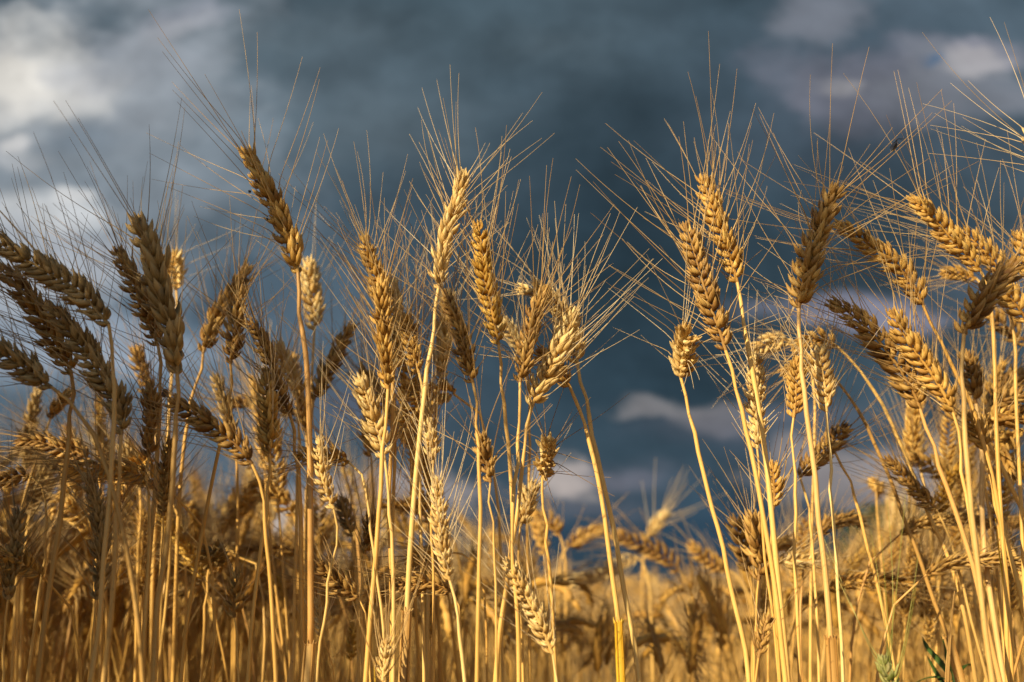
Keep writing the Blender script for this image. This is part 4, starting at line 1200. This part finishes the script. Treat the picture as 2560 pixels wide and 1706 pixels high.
# ------------------------------------------------------------------ trees beyond the field, dim and soft at the right
BARK = plain('bark', (.09, .065, .045), .9, .3, 8)
TREEG = straw('tree_leaves', (.018, .032, .010), (.035, .060, .018), (.07, .10, .03), rough=.6, streak=3, bump=0, trans=.3)
def tree(px, top, d, wpx, label, seed):
    r = random.Random(seed); x = behind(px, d)
    H = CAM_H + (1500 - top) * d / FPX; Wm = wpx * d / FPX
    root = empty('tree', (x, d, 0), label, 'tree', 'trees beyond the field')
    mb = MB(); sp_ = spline([(0, 0, 0), (.1, 0, H*.3), (-.1, .1, H*.6), (0, 0, H*.9)], 10)
    tube(mb, sp_, np.linspace(.22, .04, 10) * H / 7, 8, .5)
    cl = []
    for b in range(11):
        an = r.uniform(0, 6.28); z0 = H * r.uniform(.22, .7); l_ = Wm * .5 * r.uniform(.5, 1)
        e = np.array([math.cos(an) * l_, math.sin(an) * l_, min(H * .95, z0 + l_ * r.uniform(.3, .9))])
        tube(mb, spline([(0, 0, z0), (e[0]*.5, e[1]*.5, z0 + (e[2]-z0)*.7), e], 6), np.linspace(.08, .02, 6) * H / 7, 5, .5)
        cl.append((e, r.uniform(.16, .30) * Wm))
    for b in range(9): cl.append((np.array([r.gauss(0, .2) * Wm, r.gauss(0, .2) * Wm, H * r.uniform(.45, .93)]), r.uniform(.15, .26) * Wm))
    mb.obj('trunk', BARK, root)
    n = 5200; g = np.random.default_rng(seed)
    ci = g.integers(0, len(cl), n); C = np.array([c[0] for c in cl])[ci]; Rr = np.array([c[1] for c in cl])[ci]
    dv = g.normal(size=(n, 3)); dv /= np.linalg.norm(dv, axis=1)[:, None]; dv[:, 2] *= .75
    pos = C + dv * (Rr * g.random(n) ** .4)[:, None]; pos[:, 2] = np.clip(pos[:, 2], H * .12, H)
    a = g.normal(size=(n, 3)); a /= np.linalg.norm(a, axis=1)[:, None]; b_ = np.cross(a, g.normal(size=(n, 3))); b_ /= np.linalg.norm(b_, axis=1)[:, None]
    s = (.11 * H / 7 * g.uniform(.6, 1.4, n))[:, None]
    v = np.stack([pos - a*s*1.5, pos + b_*s, pos + a*s*1.5, pos - b_*s], 1).reshape(-1, 3)
    f = np.arange(n * 4).reshape(-1, 4); st = np.stack([np.zeros(n*4), np.zeros(n*4), np.repeat(g.random(n), 4)], 1)
    mb = MB(); mb.add(v, f, st); mb.obj('crown', TREEG, root)
tree(2235, 1285, 52, 270, 'dark green round tree far beyond the field, the tallest at right', 3)
tree(2090, 1395, 60, 170, 'low dark bushy tree far beyond the field, left of the tallest', 5)
tree(2385, 1330, 55, 190, 'broad dim tree far beyond the field, right of the tallest', 8)
tree(1940, 1440, 70, 120, 'small low tree far beyond the field, leftmost of the dark ones', 9)

# ------------------------------------------------------------------ green weed low at right
def weed():
    d = .86; base = P(2385, 1706, d); root = empty('weed', (base.x, base.y, 0), 'dark green leafy weed low among the straw at bottom right', 'weed')
    B = np.array([base.x, base.y, 0]); mb = MB()
    top = np.array(P(2372, 1610, d))
    tube(mb, spline([B, B + (top - B) * .6 + [.01, 0, 0], top], 12) - B, np.linspace(.003, .0016, 12), 7, .5); mb.obj('stem', GREENM, root)
    for (pts, w) in (([(2372, 1690), (2350, 1650), (2322, 1620), (2306, 1592)], 20), ([(2378, 1680), (2372, 1640), (2366, 1612), (2352, 1590)], 16),
                     ([(2380, 1700), (2400, 1672), (2420, 1660), (2440, 1668)], 12), ([(2372, 1700), (2340, 1690), (2310, 1696), (2280, 1712)], 14), ([(2375, 1720), (2355, 1700), (2330, 1660), (2318, 1640)], 14)):
        q = spline([P(x, y, d + .01 * i) for i, (x, y) in enumerate(pts)], 12) - B
        mb = MB(); ribbon(mb, q, np.interp(np.linspace(0, 1, 12), [0, .35, .8, 1], [.2, 1, .5, .03]) * w * .6 * mpp(1650, d), (1, .5, .2), .4, .35)
        mb.obj('leaf', GREENM, root)
weed()
def blade(pts, w, d, label, mat, dz=0.0):
    ps = [P(x, y, d + dz * i / len(pts)) for i, (x, y) in enumerate(pts)]
    ps = extend_to_ground([np.array(p) for p in ps], rng); B = np.array(ps[-1])
    q = spline(ps, 30) - B; mb = MB()
    rw = np.interp(np.linspace(0, 1, 30), [0, .06, .2, .8, 1], [.1, .7, 1, .8, .5]) * w * .5 * mpp(pts[-1][1], d)
    ribbon(mb, q, rw, (1, .3, 0), .6); o = mb.obj('leaf_blade', mat, None, B)
    tag(o, label, 'dry leaf')
blade([(2386, 1478), (2382, 1520), (2374, 1590), (2366, 1705)], 18, .68, 'narrow orange dry leaf blade standing up beside the folded sheath at lower right', SHEATH)
blade([(740, 1588), (736, 1625), (727, 1670), (722, 1705)], 22, .67, "curled orange dry leaf left of the tallest stalk's sheath at the bottom", SHEATH)
blade([(1294, 1545), (1292, 1590), (1294, 1650), (1297, 1705)], 16, .65, 'pale pointed dry leaf standing just left of the bowed ear at the bottom', LEAFM)
blade([(1974, 1663), (1980, 1680), (1984, 1705)], 16, .66, 'short curled leaf tip at the bottom beside the leaning pair of stems', SHEATH)
blade([(935, 1656), (937, 1680), (938, 1705)], 12, .64, 'short yellow leaf tip with a black point at the bottom left of centre', SHEATH_Y)
blade([(2488, 1297), (2496, 1360), (2502, 1430), (2515, 1500), (2520, 1600)], 9, .68, 'thin yellow dry leaf among the slanting stems at lower right', SHEATH_Y)
blade([(1530, 1640), (1524, 1668), (1541, 1690), (1548, 1705)], 7, 1.6, 'thin green grass blade blurred low under the open sky', GREENM)

# ------------------------------------------------------------------ snail, insects
SHELL = bpy.data.materials.new('snail_shell'); SHELL.use_nodes = True
def shell_mat():
    nt = SHELL.node_tree; bs = nt.nodes['Principled BSDF']; at = nt.nodes.new('ShaderNodeAttribute'); at.attribute_name = 'st'
    w = nt.nodes.new('ShaderNodeTexWave'); w.inputs['Scale'].default_value = 1.3; w.inputs['Distortion'].default_value = 1.5; nt.links.new(at.outputs['Vector'], w.inputs['Vector'])
    r = nt.nodes.new('ShaderNodeValToRGB'); nt.links.new(w.outputs[0], r.inputs[0])
    r.color_ramp.elements[0].color = (.035, .02, .012, 1); r.color_ramp.elements[1].color = (.20, .14, .08, 1)
    nt.links.new(r.outputs[0], bs.inputs['Base Color']); bs.inputs['Roughness'].default_value = .35
shell_mat()
def snail(px, py, d, rad_px):
    c = P(px, py, d); Rm = rad_px * mpp(py, d)
    root = empty('snail', c, 'small round brown snail with a coiled shell clinging beside a stem at mid left', 'snail')
    n = 90; th = np.linspace(0, 3.3 * 2 * math.pi, n); g = np.exp(.155 * (th - th[-1]))
    rho = g * Rm * .62
    p = np.stack([np.cos(th) * rho, -g[::-1] * 0 - (1 - g) * Rm * .42, np.sin(th) * rho], 1)
    mb = MB(); tube(mb, p, g * Rm * .40, 14, .5, vscale=260); mb.obj('shell', SHELL, root)
    f = np.array([math.cos(th[-1]) * Rm * .6, 0, math.sin(th[-1]) * Rm * .6])
    mb = MB(); tube(mb, spline([f, f + [Rm * .15, .0005, -Rm * .35], f + [Rm * .1, .0005, -Rm * .75]], 8), np.linspace(.32, .12, 8) * Rm, 8, .5, cap=True); mb.obj('foot', plain('snail_skin', (.12, .10, .07), .4), root)
snail(411, 986, .70, 15)
BLK = plain('insect_black', (.008, .008, .010), .25, .2, 300, .5)
WING = plain('insect_wing', (.02, .022, .03), .2, .3, 200, .5)
def insect():
    d = .63; c = P(2236, 362, d); m = mpp(362, d) * 1.15; root = empty('flying_insect', c, 'small black winged insect flying in the sky at upper right', 'insect')
    q = lambda x, y, z=0: np.array(P(2236 + x, 362 - y, d + z)) - np.array(c)
    mb = MB(); tube(mb, spline([q(7, 13), q(4, 8), q(0, 0), q(-4, -8), q(-6, -13)], 14), np.interp(np.linspace(0, 1, 14), [0, .12, .25, .35, .7, 1], [.5, 2.2, 1.5, 3.0, 2.4, .4]) * m, 10, .5, cap=True); mb.obj('body', BLK, root)
    for s in (-1, 1):
        mb = MB(); ribbon(mb, spline([q(5, 6, s*.001), q(0 + s*3, -2, s*.003), q(-5 + s*2, -11, s*.004), q(-8 + s, -17, s*.004)], 10), np.interp(np.linspace(0, 1, 10), [0, .4, .85, 1], [.6, 3.2, 3.4, .5]) * m, (1, s * .6, -.4), .5); mb.obj('wing', WING, root)
        mb = MB(); tube(mb, spline([q(7, 13), q(12 + s*2, 15), q(20 + s*3, 14 + s*1.5), q(26, 13 + s*2)], 8), np.linspace(.7, .3, 8) * m, 4, .5); mb.obj('antenna', BLK, root)
        for k in range(3):
            mb = MB(); tube(mb, spline([q(4 - k*3, 7 - k*4), q(4 - k*3 + s*6, 7 - k*4 - 2), q(4 - k*3 + s*9, 2 - k*5)], 6), np.linspace(.6, .3, 6) * m, 4, .5); mb.obj('leg', BLK, root)
insect()
def beetle(px, py, d, s, label):
    c = P(px, py, d); m = mpp(py, d) * s; root = empty('beetle', c, label, 'beetle')
    mb = MB(); tube(mb, np.array([[-4, 0, 2.2], [-3, 0, 1.8], [-1, 0, .6], [1.5, 0, -.8], [3.4, 0, -1.9], [4.2, 0, -2.4]]) * m, np.array([.3, 1.7, 3.0, 3.0, 1.8, .3]) * m, 10, .5); mb.obj('body', BLK, root)
    for k in (-1, 0, 1):
        for e in (-1, 1):
            mb = MB(); tube(mb, np.array([[k*2, 0, 0], [k*2 + e*1.5, .5, e*3.6], [k*3 + e*2, 1, e*5]]) * m, np.array([.4, .3, .2]) * m, 4, .5); mb.obj('leg', BLK, root)
beetle(624, 479, .66, 1.0, "tiny black beetle on an awn left of the tallest stalk's ear")
beetle(668, 548, .64, .9, "tiny black beetle at the shaded left edge of the tallest stalk's ear")
beetle(743, 609, .64, .6, "minute black beetle on the right husks low on the tallest stalk's ear")
